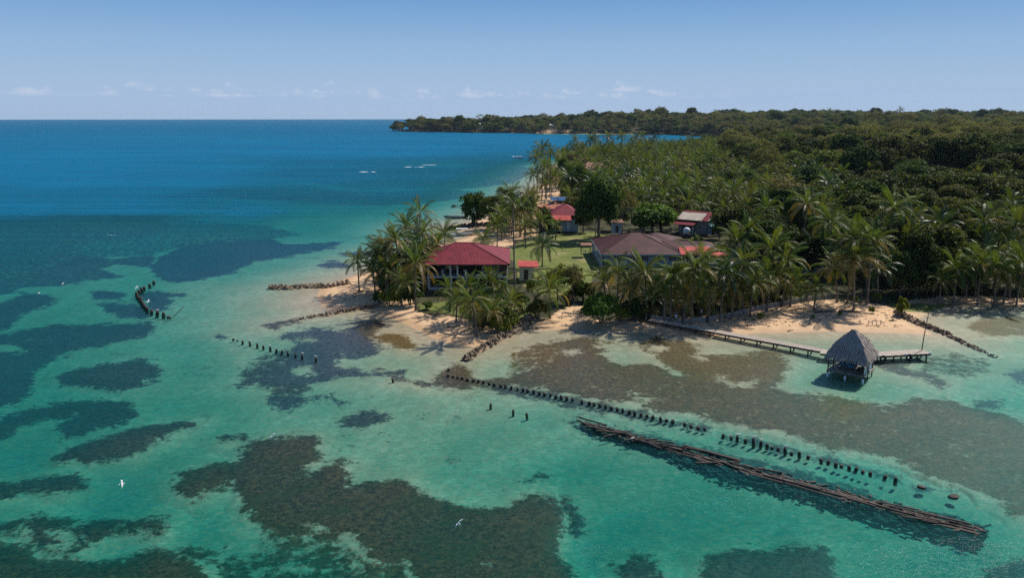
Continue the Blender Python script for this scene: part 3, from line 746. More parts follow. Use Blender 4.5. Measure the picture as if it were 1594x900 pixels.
M = {}
M['roof_red'] = roof_mat('roof_red_sheet', (.165, .018, .026), (.21, .027, .036), rust=(.13, .03, .03), rust_amt=.25)
M['roof_maroon'] = roof_mat('roof_maroon_sheet', (.055, .019, .017), (.088, .031, .027), rust=(.07, .03, .022), rust_amt=.6)
M['roof_coral'] = roof_mat('roof_coral_sheet', (.42, .065, .05), (.48, .09, .07), rust_amt=.15)
M['roof_ochre'] = roof_mat('roof_ochre_sheet', (.42, .15, .08), (.50, .2, .11), rust_amt=.4)
M['roof_cream'] = roof_mat('roof_cream_sheet', (.50, .43, .33), (.58, .51, .41), rust_amt=.1)
M['roof_teal'] = roof_mat('roof_teal_sheet', (.14, .36, .36), (.20, .44, .43), rust_amt=.2)
M['roof_rust'] = roof_mat('roof_rusty_sheet', (.26, .11, .065), (.36, .18, .12), rust_amt=.6)
M['roof_white'] = roof_mat('roof_white_sheet', (.70, .71, .72), (.8, .8, .8), rust_amt=.05)
M['wall_blue'] = pmat('wall_grey_blue_paint', (.27, .34, .38), (.36, .43, .46), 1.2, .8, .2)
M['wall_dark'] = pmat('wall_dark_wood', (.06, .035, .028), (.10, .06, .045), 2, .8, .3, stretch=(1, 1, 6))
M['wall_white'] = pmat('wall_white_paint', (.55, .57, .56), (.66, .67, .65), 1.0, .8, .2)
M['wall_cream'] = pmat('wall_cream_plaster', (.48, .43, .30), (.56, .51, .38), 1.0, .85, .2)
M['frame'] = pmat('window_frame_paint', (.55, .58, .58), (.66, .68, .68), 2, .6, .1)
M['concrete'] = pmat('weathered_concrete', (.22, .20, .18), (.34, .31, .28), 1.6, .9, .5)
M['floor'] = pmat('dark_interior_floor', (.12, .10, .09), (.18, .15, .13), 1, .8, .1)
M['wood_grey'] = pmat('weathered_grey_deck_timber', (.34, .285, .235), (.50, .43, .365), 2.2, .9, .5, stretch=(1, 1, 3), vary=.12)
M['wood_dark'] = pmat('dark_wet_timber', (.030, .024, .020), (.075, .056, .045), 3, .75, .6, stretch=(1, 1, .5), vary=.2)
M['wood_brown'] = pmat('sea_worn_brown_timber', (.036, .029, .025), (.125, .098, .082), 2.2, .85, .7, stretch=(.4, 4, 4), vary=.25)
M['white_paint'] = pmat('white_gloss_paint', (.7, .7, .68), (.82, .82, .8), 2, .5, .1)
M['rock'] = pmat('grey_brown_shore_rock', (.10, .072, .048), (.36, .265, .18), 1.3, .95, .9, bdist=.1, vary=.2)
M['metal_post'] = pmat('rusty_metal_pole', (.07, .045, .035), (.13, .09, .07), 4, .6, .3)
M['trunk'] = pmat('palm_bark', (.13, .10, .075), (.26, .21, .165), 3.5, .95, .9, stretch=(.6, .6, 4), bdist=.05, vary=.2)
M['bark'] = pmat('tree_bark', (.09, .07, .05), (.19, .155, .12), 3, .95, .8, stretch=(1, 1, .5), bdist=.05, vary=.2)
M['blue_cloth'] = pmat('blue_cloth', (.02, .16, .30), (.03, .22, .38), 4, .7, .2)
M['solar'] = pmat('solar_glass', (.03, .07, .16), (.06, .12, .24), 2, .2, .0, spec=.6)
M['rubber'] = pmat('black_tyre_rubber', (.012, .012, .012), (.03, .03, .03), 8, .7, .3)
M['skin'] = pmat('brown_skin', (.22, .11, .07), (.30, .16, .10), 8, .6, .05)
M['cloth_white'] = pmat('white_cotton', (.6, .62, .66), (.72, .73, .75), 10, .85, .2)
M['cloth_navy'] = pmat('navy_cotton', (.02, .03, .07), (.04, .05, .1), 10, .85, .2)
M['hair'] = pmat('black_hair', (.008, .006, .005), (.02, .015, .012), 12, .6, .2)
M['foam'] = pmat('white_sea_foam', (.75, .78, .8), (.85, .86, .87), 2, .9, .4)
M['hull'] = pmat('boat_grey_green_paint', (.16, .22, .21), (.24, .30, .28), 2, .5, .1)
M['hull_white'] = pmat('boat_white_paint', (.6, .62, .62), (.75, .76, .75), 2, .5, .1)
M['feather'] = pmat('white_feather', (.72, .72, .72), (.85, .85, .84), 9, .8, .2)
M['feather_grey'] = pmat('grey_feather', (.25, .26, .28), (.36, .37, .39), 9, .8, .2)


def glass_mat():
    m, n, out = new_mat('window_glass')
    principled(n, out, (.02, .035, .05), .08, None, .9)
    return m


M['glass'] = glass_mat()


# ------------------------------------------------------------------ roofs
def roof_face(bm, pts, uvl, thick=.10, mi=0):
    """one pitched plane as a thin plate with its UV along eave and slope (metres)"""
    P = [Vector(p) for p in pts]
    nrm = (P[1] - P[0]).cross(P[2] - P[0]).normalized()
    if nrm.z < 0: P.reverse(); nrm = -nrm
    e = Vector((-nrm.y, nrm.x, 0))
    e = e.normalized() if e.length > 1e-4 else Vector((1, 0, 0))
    s = nrm.cross(e)
    top = [bm.verts.new(p) for p in P]; bot = [bm.verts.new(p - nrm * thick) for p in P]
    fs = [bm.faces.new(top), bm.faces.new(bot[::-1])]
    for i in range(len(P)):
        fs.append(bm.faces.new((top[i], bot[i], bot[(i + 1) % len(P)], top[(i + 1) % len(P)])))
    for f in fs:
        f.material_index = mi
        for l in f.loops: l[uvl].uv = (l.vert.co.dot(e), l.vert.co.dot(s))


def roof_obj(faces, mat, parent, name='roof', thick=.1):
    bm = bmesh.new(); uvl = bm.loops.layers.uv.new('UVMap')
    for pts in faces: roof_face(bm, pts, uvl, thick)
    me = bpy.data.meshes.new(name); bm.to_mesh(me); bm.free()
    return link(name, me, mat, parent)


def hip_faces(x0, x1, y0, y1, ze, zr, rx0, rx1, ry):
    a, b, c, d = (x0, y0, ze), (x1, y0, ze), (x1, y1, ze), (x0, y1, ze)
    r0, r1 = (rx0, ry, zr), (rx1, ry, zr)
    return [[a, b, r1, r0], [b, c, r1], [c, d, r0, r1], [d, a, r0]]


def ridge_caps(lines, mat, parent, w=.16):
    for a, b in lines:
        MB().bar(Vector(a) + Vector((0, 0, .05)), Vector(b) + Vector((0, 0, .05)), w, .07).build('ridge_cap', mat, parent)


def window(parent, c, w, h, face='y', frames=2, mat=None, depth=.12):
    """framed window standing 3 cm proud of the wall; c = centre on the wall face, facing -y or -x"""
    mb = MB(); t = .08
    cx, cy, cz = c

    def bx(u, v, su, sv, dd=depth, off=0.0):
        if face == 'y': mb.box((cx + u, cy + off, cz + v), (su, dd, sv))
        else: mb.box((cx + off, cy + u, cz + v), (dd, su, sv))
    bx(0, h / 2, w + 2 * t, t); bx(0, -h / 2, w + 2 * t, t)
    bx(-w / 2 - t / 2, 0, t, h - t); bx(w / 2 + t / 2, 0, t, h - t)
    for k in range(1, frames): bx(-w / 2 + w * k / frames, 0, t * .8, h - t)
    fr = mb.build('window', mat or M['frame'], parent)
    for k in range(frames):
        g = MB(); pw = w / frames - t
        u = -w / 2 + w * (k + .5) / frames
        if face == 'y': g.box((cx + u, cy, cz), (pw - .01, .02, h - t - .01))
        else: g.box((cx, cy + u, cz), (.02, pw - .01, h - t - .01))
        g.build('pane', M['glass'], fr)
    return fr


def wall(parent, x0, x1, y0, y1, z0, z1, mat, name='wall'):
    return MB().box(((x0 + x1) / 2, (y0 + y1) / 2, (z0 + z1) / 2), (x1 - x0, y1 - y0, z1 - z0)).build(name, mat, parent)


# ------------------------------------------------------------------ red roofed two storey house
def red_house():
    cx = -7.9; y0 = 138.5
    g0 = 1.15
    t = thing('beach_house', 'two storey house with wide crimson hip roof and open concrete verandas behind the point beach', 'house', (cx, y0, g0 - .1))
    W = 7.0; D = 15.2
    ze = 5.75 - (g0 - .1); zs = 2.3
    roof_obj(hip_faces(-7.7, 7.5, -1.1, D + 1.0, ze, ze + 2.6, -2.6, .3, D / 2 - .5), M['roof_red'], t, 'roof')
    r0, r1 = (-2.6, D / 2 - .5, ze + 2.6), (.3, D / 2 - .5, ze + 2.6)
    ridge_caps([(r0, r1), ((-7.7, -1.1, ze), r0), ((7.5, -1.1, ze), r1), ((7.5, D + 1, ze), r1)], M['roof_red'], t)
    MB().box((-.1, -1.12, ze - .12), (15.3, .06, .2)).box((7.55, D / 2, ze - .12), (.06, D + 2, .2)).build('gutter', M['wall_dark'], t)
    wall(t, -W, W, -.25, D, -.3, .12, M['concrete'], 'ground_slab')
    wall(t, -W - .15, W, -.45, D, zs - .16, zs + .06, M['wall_white'], 'upper_floor')
    MB().box((0, D / 2, ze - .1), (2 * W, D, .06)).build('ceiling', M['wall_dark'], t)
    for x in (-W + .1, -W / 2 + .6, -.2, 3.4):
        MB().box((x, -.1, (zs) / 2 - .02), (.32, .32, zs - .34)).build('post', M['frame'], t)
    for x in (-W + .1, -W / 2 + .5, -1.75):
        MB().box((x, -.1, (zs + ze) / 2 + .02), (.28, .28, ze - zs - .3)).build('post', M['frame'], t)
    MB().box((-3.2, -.32, .22), (7.5, .16, .34)).build('kerb', M['wall_white'], t)
    # walls of the lower floor, set back
    wall(t, -W + 1.0, W - .2, 4.0, 4.2, .12, zs - .16, M['wall_dark'])
    wall(t, -W, -W + .2, 3.0, D, .12, zs - .16, M['wall_cream'])
    wall(t, W - .2, W, .0, D, .12, zs - .16, M['wall_blue'])
    wall(t, 3.6, W - .2, .02, .2, .12, zs - .16, M['wall_dark'])
    # upper floor
    wall(t, -W + 1.4, 2.4, 3.0, 3.2, zs + .06, ze - .14, M['wall_dark'])
    wall(t, 2.4, W, .0, .2, zs + .06, ze - .14, M['wall_dark'])
    wall(t, W - .2, W, .2, D, zs + .06, ze - .14, M['wall_dark'])
    wall(t, -W, -W + .2, 3.0, D, zs + .06, ze - .14, M['wall_dark'])
    wall(t, -W, W, D - .2, D, .12, ze - .14, M['wall_dark'])
    window(t, (4.1, -.02, zs + 1.5), 2.7, 1.25, frames=3)
    window(t, (-3.0, 2.95, zs + 1.3), 2.2, 1.1, frames=2)
    window(t, (W + .02, 4.5, zs + 1.4), 1.6, 1.1, 'x', 2)
    window(t, (W + .02, 9.5, zs + 1.4), 1.6, 1.1, 'x', 2)
    MB().box((4.6, -.06, zs + .35), (3.3, .08, .5)).build('parapet', M['wall_blue'], t)
    # veranda rail
    rl = MB(); rl.bar((-W, -.12, zs + .95), (2.3, -.12, zs + .95), .06)
    for k in range(28): rl.bar((-W + .2 + k * .32, -.12, zs + .06), (-W + .2 + k * .32, -.12, zs + .93), .03)
    rl.build('railing', M['wood_dark'], t)
    for x in (-5.2, -2.2, .7):
        dr = MB().box((x, 3.95, 1.15), (.95, .08, 1.9)).build('door', M['wood_dark'], t)
    for x in (-4.4, -.4):
        ch = thing('veranda_chair', 'pale plastic chair on the upper veranda, ' + ('nearer the corner of the house' if x < -3 else 'nearer the middle of the house'), 'chair', (cx + x, y0 + .9, g0 - .1 + zs + .06), .3, 'chairs on the upper veranda')
        MB().box((0, 0, .42), (.5, .5, .05)).build('seat', M['white_paint'], ch)
        MB().box((0, .24, .72), (.5, .05, .55)).build('backrest', M['white_paint'], ch)
        for sx in (-.2, .2):
            for sy in (-.2, .2): MB().box((sx, sy, .2), (.05, .05, .4)).build('leg', M['white_paint'], ch)
    # side annex
    a = thing('side_shed', 'small cream walled shed with bright pink lean-to roof beside the crimson roofed house', 'shed', (2.0, 146.0, 1.5))
    roof_obj([[(-.9, -1.4, 2.55), (2.9, -1.4, 2.45), (2.9, 3.2, 2.75), (-.9, 3.2, 2.85)]], M['roof_coral'], a)
    wall(a, -.6, 2.0, -1.0, -.85, -.2, 2.5, M['wall_cream']); wall(a, 1.85, 2.0, -.85, 2.8, -.2, 2.5, M['wall_cream'])
    wall(a, -.6, -.45, -.85, 2.8, -.2, 2.5, M['wall_cream'])
    MB().box((.6, -1.03, .9), (.8, .06, 1.9)).build('door', M['wood_dark'], a)


# ------------------------------------------------------------------ large maroon house
def maroon_house():
    g0 = 1.5
    x0, x1, y0, y1 = 18.6, 33.6, 158.6, 178
    t = thing('long_house', 'large grey blue house with weathered maroon hip roof and a colonnade down its left side', 'house', (x0, y0, g0))
    W = x1 - x0; D = y1 - y0; ze = 2.55
    e = .7; zr = ze + 3.0
    r0, r1 = (7.0, D / 2, zr), (8.6, D / 2, zr)
    roof_obj(hip_faces(-e, W + e, -e, D + e, ze, zr, 7.0, 8.6, D / 2), M['roof_maroon'], t)
    ridge_caps([(r0, r1), ((-e, -e, ze), r0), ((W + e, -e, ze), r1), ((-e, D + e, ze), r0), ((W + e, D + e, ze), r1)], M['roof_maroon'], t)
    MB().box((W / 2, -e - .03, ze - .12), (W + 2 * e, .05, .2)).box((-e - .03, D / 2, ze - .12), (.05, D + 2 * e, .2)).build('fascia', M['wall_blue'], t)
    wall(t, -.6, W, -.3, D, -.6, .05, M['concrete'], 'ground_slab')
    wall(t, 1.2, W, 0, .2, .05, ze - .12, M['wall_blue']); wall(t, 1.2, 1.4, .2, D, .05, ze - .12, M['wall_blue'])
    wall(t, W - .2, W, .2, D, .05, ze - .12, M['wall_blue']); wall(t, 1.2, W, D - .2, D, .05, ze - .12, M['wall_blue'])
    for k in range(9):
        MB().box((-.45, .1 + k * (D - .3) / 8, (ze - .15) / 2), (.16, .16, ze - .2)).build('post', M['frame'], t)
    rl = MB(); rl.bar((-.45, 0, .9), (-.45, D, .9), .06)
    for k in range(60): rl.bar((-.45, k * D / 60 + .1, .1), (-.45, k * D / 60 + .1, .88), .035)
    rl.build('railing', M['frame'], t)
    for k in range(5): window(t, (2.8 + k * 2.75, -.03, 1.55), 1.5, 1.1, frames=3)
    for k in range(5): window(t, (1.17, 2 + k * 3.8, 1.55), 1.4, 1.1, 'x', 2)
    MB().box((4.2, -.03, 1.0), (.9, .06, 2.0)).build('door', M['wall_white'], t)
    # kitchen wing with low hip and cross gable, coral lean-to
    wg = [[(W + .8, 2.0, ze + .1), (W + 9.3, 4.2, ze + .1), (W + 7.2, 9.5, ze + 1.15), (W - 1.6, 9.5, ze + 1.15)],
          [(W + 9.3, 4.2, ze + .1), (W + 10.2, 14, ze + .1), (W + 7.2, 9.5, ze + 1.15)],
          [(W + 10.2, 14, ze + .1), (W - 1.0, 17, ze + .1), (W - 1.6, 9.5, ze + 1.15), (W + 7.2, 9.5, ze + 1.15)]]
    roof_obj(wg, M['roof_maroon'], t, 'wing_roof')
    roof_obj([[(W + .2, -1.2, ze + .02), (W + 10.6, -1.2, ze - .12), (W + 7.0, 5.2, ze + .72), (W + .9, 4.4, ze + .72)]], M['roof_coral'], t, 'lean_to_roof')
    MB().bar((W + 10.6, -1.2, ze - .06), (W + 7.0, 5.25, ze + .78), .22, .06).bar((W + 7.0, 5.2, ze + .78), (W + .9, 4.4, ze + .78), .2, .06).build('flashing', M['wall_white'], t)
    wall(t, W + .02, W + 8.6, 1.6, 1.8, -.2, ze - .1, M['wall_blue'], 'wing_wall')
    wall(t, W + 8.4, W + 8.6, 1.8, 13, -.2, ze, M['wall_blue'], 'wing_wall')
    for k in range(3): window(t, (W + 1.8 + k * 2.4, 1.57, 1.5), 1.2, 1.0, frames=2)
    for k in range(4): MB().box((W + .5 + k * 3.1, -1.0, (ze - .3) / 2), (.14, .14, ze - .35)).build('post', M['frame'], t)
    rr = (W - .2, 17.5, ze + 1.7)
    roof_obj([[(W - 5, 13.4, ze + .6), (W + 1.3, 13.4, ze + .6), (W - 1.6, 17.5, ze + 1.9)], [(W + 1.3, 13.4, ze + .6), (W + 4.5, 18.5, ze + .6), (W - 1.6, 17.5, ze + 1.9)],
              [(W - 5, 13.4, ze + .6), (W - 1.6, 17.5, ze + 1.9), (W - 5.5, 20.0, ze + .6)]], M['roof_maroon'], t, 'rear_roof')
    # picnic shelter on the lawn
    s = thing('picnic_shelter', 'little open shelter with brown plank roof on the lawn left of the maroon roofed house', 'shelter', (16.2, 172.5, 1.6))
    roof_obj([[(-1.2, -1, 2.1), (1.2, -1, 2.1), (1.2, .2, 2.5), (-1.2, .2, 2.5)], [(-1.2, 1.4, 2.1), (1.2, 1.4, 2.1), (1.2, .2, 2.5), (-1.2, .2, 2.5)]], M['roof_rust'], s)
    for sx in (-1, 1):
        for yy in (-.8, 1.2): MB().box((sx, yy, 1.0), (.1, .1, 2.1)).build('post', M['wood_dark'], s)
    MB().box((0, .2, .7), (1.4, .7, .06)).box((0, .2, .35), (.1, .5, .66)).build('table', M['wood_grey'], s)


def village():
    # red house by the far lawn with solar panels
    g = 1.6
    t = thing('gabled_house', 'pale blue house with crossing red roofs and solar panels beyond the lawn', 'house', (11.2, 211, g), -.06)
    ze = 3.0
    roof_obj(hip_faces(-1.2, 7.0, 1.6, 19.5, ze + .7, ze + 3.2, 2.9, 3.0, 7.5), M['roof_red'], t)
    roof_obj([[(-.6, -1.2, ze - .2), (4.6, -1.4, ze - .2), (4.4, 2.2, ze + .9), (-.5, 2.2, ze + .9)]], M['roof_coral'], t, 'porch_roof')
    roof_obj([[(-5.6, 15.0, ze + .9), (-1.0, 19.0, ze + 2.6), (6.8, 15.5, ze + 2.4), (3.2, 9.6, ze + 1.6)]], M['roof_ochre'], t, 'side_roof')
    roof_obj([[(-5.6, 15.0, ze + .85), (-1.0, 19.0, ze + 2.55), (-2.5, 24, ze + 1.4), (-7, 20, ze + .6)]], M['roof_ochre'], t, 'side_roof')
    for k in range(3):
        for j in range(2):
            sx = -.2 + k * 2.25; sy = 16.2 + j * 1.7 - k * .75
            MB().box((sx, sy + 1.4, ze + 3.35 + j * .28), (2.0, 1.55, .06), rz=-.32, rx=.16).build('solar_panel', M['solar'], t)
    MB().bar((-1.8, 19.9, ze + 3.75), (6.2, 19.5, ze + 3.75), .3, .25).build('parapet', M['wall_white'], t)
    for k in range(4): MB().box((-1.2 + k * 2.2, 18.6 - k * .2, ze + 2.9), (.08, .08, 1.2)).build('panel_strut', M['frame'], t)
    wall(t, -.2, 6.4, -.2, 0, -.4, ze - .25, M['wall_blue']); wall(t, -.2, 0, 0, 18, -.4, ze + .5, M['wall_white']); wall(t, 6.2, 6.4, 0, 18, -.4, ze + .5, M['wall_white'])
    wall(t, .0, 6.2, 18, 18.2, -.4, ze + .7, M['wall_white'])
    wall(t, -4.4, -.2, 13, 13.2, -.4, ze + .6, M['wall_dark'])
    window(t, (1.3, -.25, 1.5), 1.1, .9); MB().box((4.0, -.24, .9), (.9, .06, 2.0)).build('door', M['wall_white'], t)
    MB().box((3.7, -.9, 1.2), (.16, .16, 2.7)).build('post', M['white_paint'], t)

    # stilted bath house
    t = thing('stilt_hut', 'narrow grey blue hut on stilts with small rusty roof behind the maroon roofed house', 'hut', (26.3, 199, 1.6))
    roof_obj([[(-1.6, -1.4, 3.7), (1.7, -1.4, 3.7), (1.3, .3, 4.35), (-1.0, .3, 4.35)], [(-1.6, 2, 3.7), (1.7, 2, 3.7), (1.3, .3, 4.35), (-1.0, .3, 4.35)],
              [(-1.6, -1.4, 3.7), (-1.6, 2, 3.7), (-1.0, .3, 4.35)], [(1.7, -1.4, 3.7), (1.7, 2, 3.7), (1.3, .3, 4.35)]], M['roof_rust'], t)
    wall(t, -1.05, 1.05, -.8, 1.4, .9, 3.66, M['wall_blue'])
    MB().box((0, -.84, 2.0), (.7, .05, 1.7)).build('door', M['wall_dark'], t)
    window(t, (.72, -.85, 2.5), .4, .7, frames=1)
    for sx in (-1.1, 1.1):
        for yy in (-.9, 1.5): MB().box((sx, yy, 1.6), (.12, .12, 3.9)).build('stilt', M['frame'], t)

    # house with cream roof sheets
    t = thing('patched_house', 'tin roofed house with one cream roof panel over its red sheets among the palms', 'house', (45.0, 208, 1.8), -.62)
    ze = 3.1
    roof_obj([[(-1.6, -1.0, ze), (7.2, -1.0, ze), (7.2, 3.6, ze + 1.9), (-1.6, 3.6, ze + 1.9)]], M['roof_red'], t)
    roof_obj([[(-1.6, 8.2, ze), (7.2, 8.2, ze), (7.2, 3.6, ze + 1.9), (-1.6, 3.6, ze + 1.9)]], M['roof_ochre'], t)
    roof_obj([[(-1.4, -1.15, ze + .06), (5.4, -1.15, ze + .06), (5.4, 2.5, ze + 1.57), (-1.4, 2.5, ze + 1.57)]], M['roof_cream'], t, 'roof_panel')
    roof_obj([[(-1.4, -3.4, ze - 1.0), (4.2, -3.4, ze - 1.0), (4.2, -.9, ze - .35), (-1.4, -.9, ze - .35)]], M['roof_red'], t, 'porch_roof')
    wall(t, -1.2, 6.6, -.2, 0, -.5, ze + .2, M['concrete']); wall(t, 6.4, 6.6, 0, 7.6, -.5, ze, M['wall_dark']); wall(t, -1.2, -1.0, 0, 7.6, -.5, ze, M['wall_blue'])
    gb = MB(); gb.slab([(6.5, 0, ze), (6.62, 0, ze), (6.62, 3.6, ze + 1.75), (6.5, 3.6, ze + 1.75)], .02); gb.face([(6.6, -.2, ze), (6.6, 7.6, ze), (6.6, 3.6, ze + 1.75)]); gb.build('gable', M['wall_dark'], t)
    for k in range(4): MB().box((-1.1 + k * 1.7, -3.2, .6), (.12, .12, 2.2)).build('post', M['frame'], t)
    for k in range(3): window(t, (.4 + k * 2.2, -.24, 1.3), .9, .9)
    window(t, (6.63, 2.2, 1.3), 1.0, .9, 'x')
    MB().bar((7.25, -1.0, ze + .08), (7.25, 3.6, ze + 1.98), .14, .06).bar((7.25, 8.2, ze + .08), (7.25, 3.6, ze + 1.98), .14, .06).build('barge_board', M['wall_white'], t)

    t = thing('teal_shed', 'low shed with faded turquoise roof and one red sheet beside the cream panelled house', 'shed', (52.6, 203.5, 1.7), .35)
    roof_obj([[(-2.0, -.9, 2.0), (1.4, -.9, 2.0), (1.4, 1.8, 2.75), (-2.0, 1.8, 2.75)]], M['roof_teal'], t)
    roof_obj([[(1.43, -.9, 2.05), (3.2, -.9, 2.05), (3.2, 1.8, 2.8), (1.43, 1.8, 2.8)]], M['roof_red'], t, 'roof_panel')
    wall(t, -1.6, 2.9, -.5, -.35, -.3, 2.0, M['wall_dark']); wall(t, 2.75, 2.9, -.35, 1.6, -.3, 2.1, M['wall_blue']); wall(t, -1.6, -1.45, -.35, 1.6, -.3, 2.1, M['wall_blue'])
    MB().box((-.4, -.53, .8), (.8, .05, 1.8)).build('door', M['wall_blue'], t)

    t = thing('water_tank', 'pale blue plastic water tank with domed lid behind the maroon roof', 'tank', (43.3, 196, 1.7))
    MB().tube([(0, 0, 1.0), (0, 0, 2.2), (0, 0, 2.45), (0, 0, 2.6)], [.85, .85, .6, .2], 14).build('tank_body', M['hull_white'], t)
    MB().box((0, 0, .45), (1.9, 1.9, 1.1)).build('stand', M['wood_dark'], t)

    # roof deep in the trees
    t = thing('grove_house', 'house with weathered dull red roof half lost in the palm grove near the far beach', 'house', (39.5, 390, 2.2), .25)
    roof_obj(hip_faces(-6, 6, -5, 6, 5.0, 7.6, -3, 3, .5), M['roof_rust'], t)
    roof_obj([[(-5.4, -8, 4.2), (2, -8, 4.2), (2, -4.8, 4.95), (-5.4, -4.8, 4.95)]], M['roof_maroon'], t, 'porch_roof')
    wall(t, -5, 5, -4, -3.8, 0, 4.95, M['wall_cream']); wall(t, -5, -4.8, -3.8, 5, 0, 4.95, M['wall_cream']); wall(t, 4.8, 5, -3.8, 5, 0, 4.95, M['wall_cream'])
    for k in range(3): window(t, (-3 + k * 3, -4.04, 2.6), 1.2, 1.1)

    # blue house behind the beach palms
    t = thing('palm_cottage', 'small pale blue cottage with low rusty roof tucked behind the beach palms', 'cottage', (59.6, 153.5, 1.5), -.15)
    roof_obj([[(-2.8, -1.2, 3.0), (3.2, -1.2, 3.0), (3.2, 1.6, 3.8), (-2.8, 1.6, 3.8)], [(-2.8, 4.4, 3.0), (3.2, 4.4, 3.0), (3.2, 1.6, 3.8), (-2.8, 1.6, 3.8)]], M['roof_rust'], t)
    wall(t, -2.3, 2.6, -.6, -.4, -.2, 3.0, M['wall_blue']); wall(t, 2.4, 2.6, -.4, 3.8, -.2, 3.0, M['wall_white']); wall(t, -2.3, -2.1, -.4, 3.8, -.2, 3.0, M['wall_white'])
    window(t, (1.3, -.64, 1.7), 1.0, .9); MB().box((-.9, -.63, 1.0), (.9, .05, 2.1)).build('door', M['wall_dark'], t)
    t = thing('orange_shed', 'tiny shed with sloping orange tin roof behind the palms left of the pale blue cottage', 'shed', (55.2, 157, 1.5), .3)
    roof_obj([[(-1.3, -1, 2.9), (1.5, -1, 2.9), (1.5, 1.6, 3.7), (-1.3, 1.6, 3.7)]], M['roof_ochre'], t)
    wall(t, -1.1, 1.2, -.7, -.55, -.2, 2.9, M['wall_cream']); wall(t, 1.05, 1.2, -.55, 1.4, -.2, 2.95, M['wall_cream']); wall(t, -1.1, -.95, -.55, 1.4, -.2, 2.95, M['wall_cream'])

    # pale roofs on the far headland
    far = [(747, 192.0, 11, 'white roofed villa highest on the far headland, left of the others'), (787, 195.0, 15, 'widest white roofed villa on the far headland'),
           (857, 196.6, 10, 'white roofed house above the far beach, left of its low neighbour'), (862, 201, 6, 'low white roofed house just above the far beach'),
           (889, 193.5, 5, 'tiny cream walled house alone in the far headland trees'), (991, 194.8, 14, 'long white roofed house on the far headland above the palm tops')]
    for px, py, w, lab in far:
        y = 1840.0 if px != 862 else 1790.0
        p = G(px, 195, 31 - 11 * y / F)
        x = (px - 797) / F * (y * cp + 16 * sp_)
        zt = ZAT(py, y)
        gg = gz(x, y)
        t = thing('villa', lab, 'villa', (x, y, gg), random.uniform(-.3, .3), 'pale roofed houses on the far headland')
        h = max(zt - gg - 1.2, 2.5)
        roof_obj(hip_faces(-w * .6, w * .6, -w * .4, w * .4, h, h + w * .16 + .5, -w * .25, w * .25, 0), M['roof_white'], t)
        wall(t, -w * .5, w * .5, -w * .3, -w * .3 + .3, -1, h, M['wall_cream'])
        wall(t, -w * .5, -w * .5 + .3, -w * .3 + .3, w * .3, -1, h, M['wall_cream']); wall(t, w * .5 - .3, w * .5, -w * .3 + .3, w * .3, -1, h, M['wall_cream'])
        for k in range(3): window(t, (-w * .3 + k * w * .3, -w * .3 - .03, h - 1.3), w * .16, 1.2)
        FARH.append((x, y))


FARH = []
red_house(); maroon_house(); village()


# ------------------------------------------------------------------ thatched hut over the water
def thatch_mat():
    m, n, out = new_mat('dry_grey_thatch')
    o = n.obj()
    s = n.noise(n.vm('MULTIPLY', o, (7, 7, 1.6)), 2.2, 5, .7); s2 = n.noise(o, 1.3, 4, .6)
    c = n.mix(n.mr(s, .32, .68), (.14, .12, .11), (.50, .435, .40))
    c = n.mix(n.mr(s2, .5, .75, 0, .5), c, (.14, .115, .10))
    c = n.mix(1.0, c, n.rgb(*[n.mr(n.objrand(), 0, 1, .9, 1.1, 'LINEAR')] * 3), 'MULTIPLY')
    principled(n, out, c, .95, n.bump(s, .8, .05), .1)
    return m


M['thatch'] = thatch_mat()
HUT = Vector((41.5, 93.4, 0)); HRZ = -R(38)


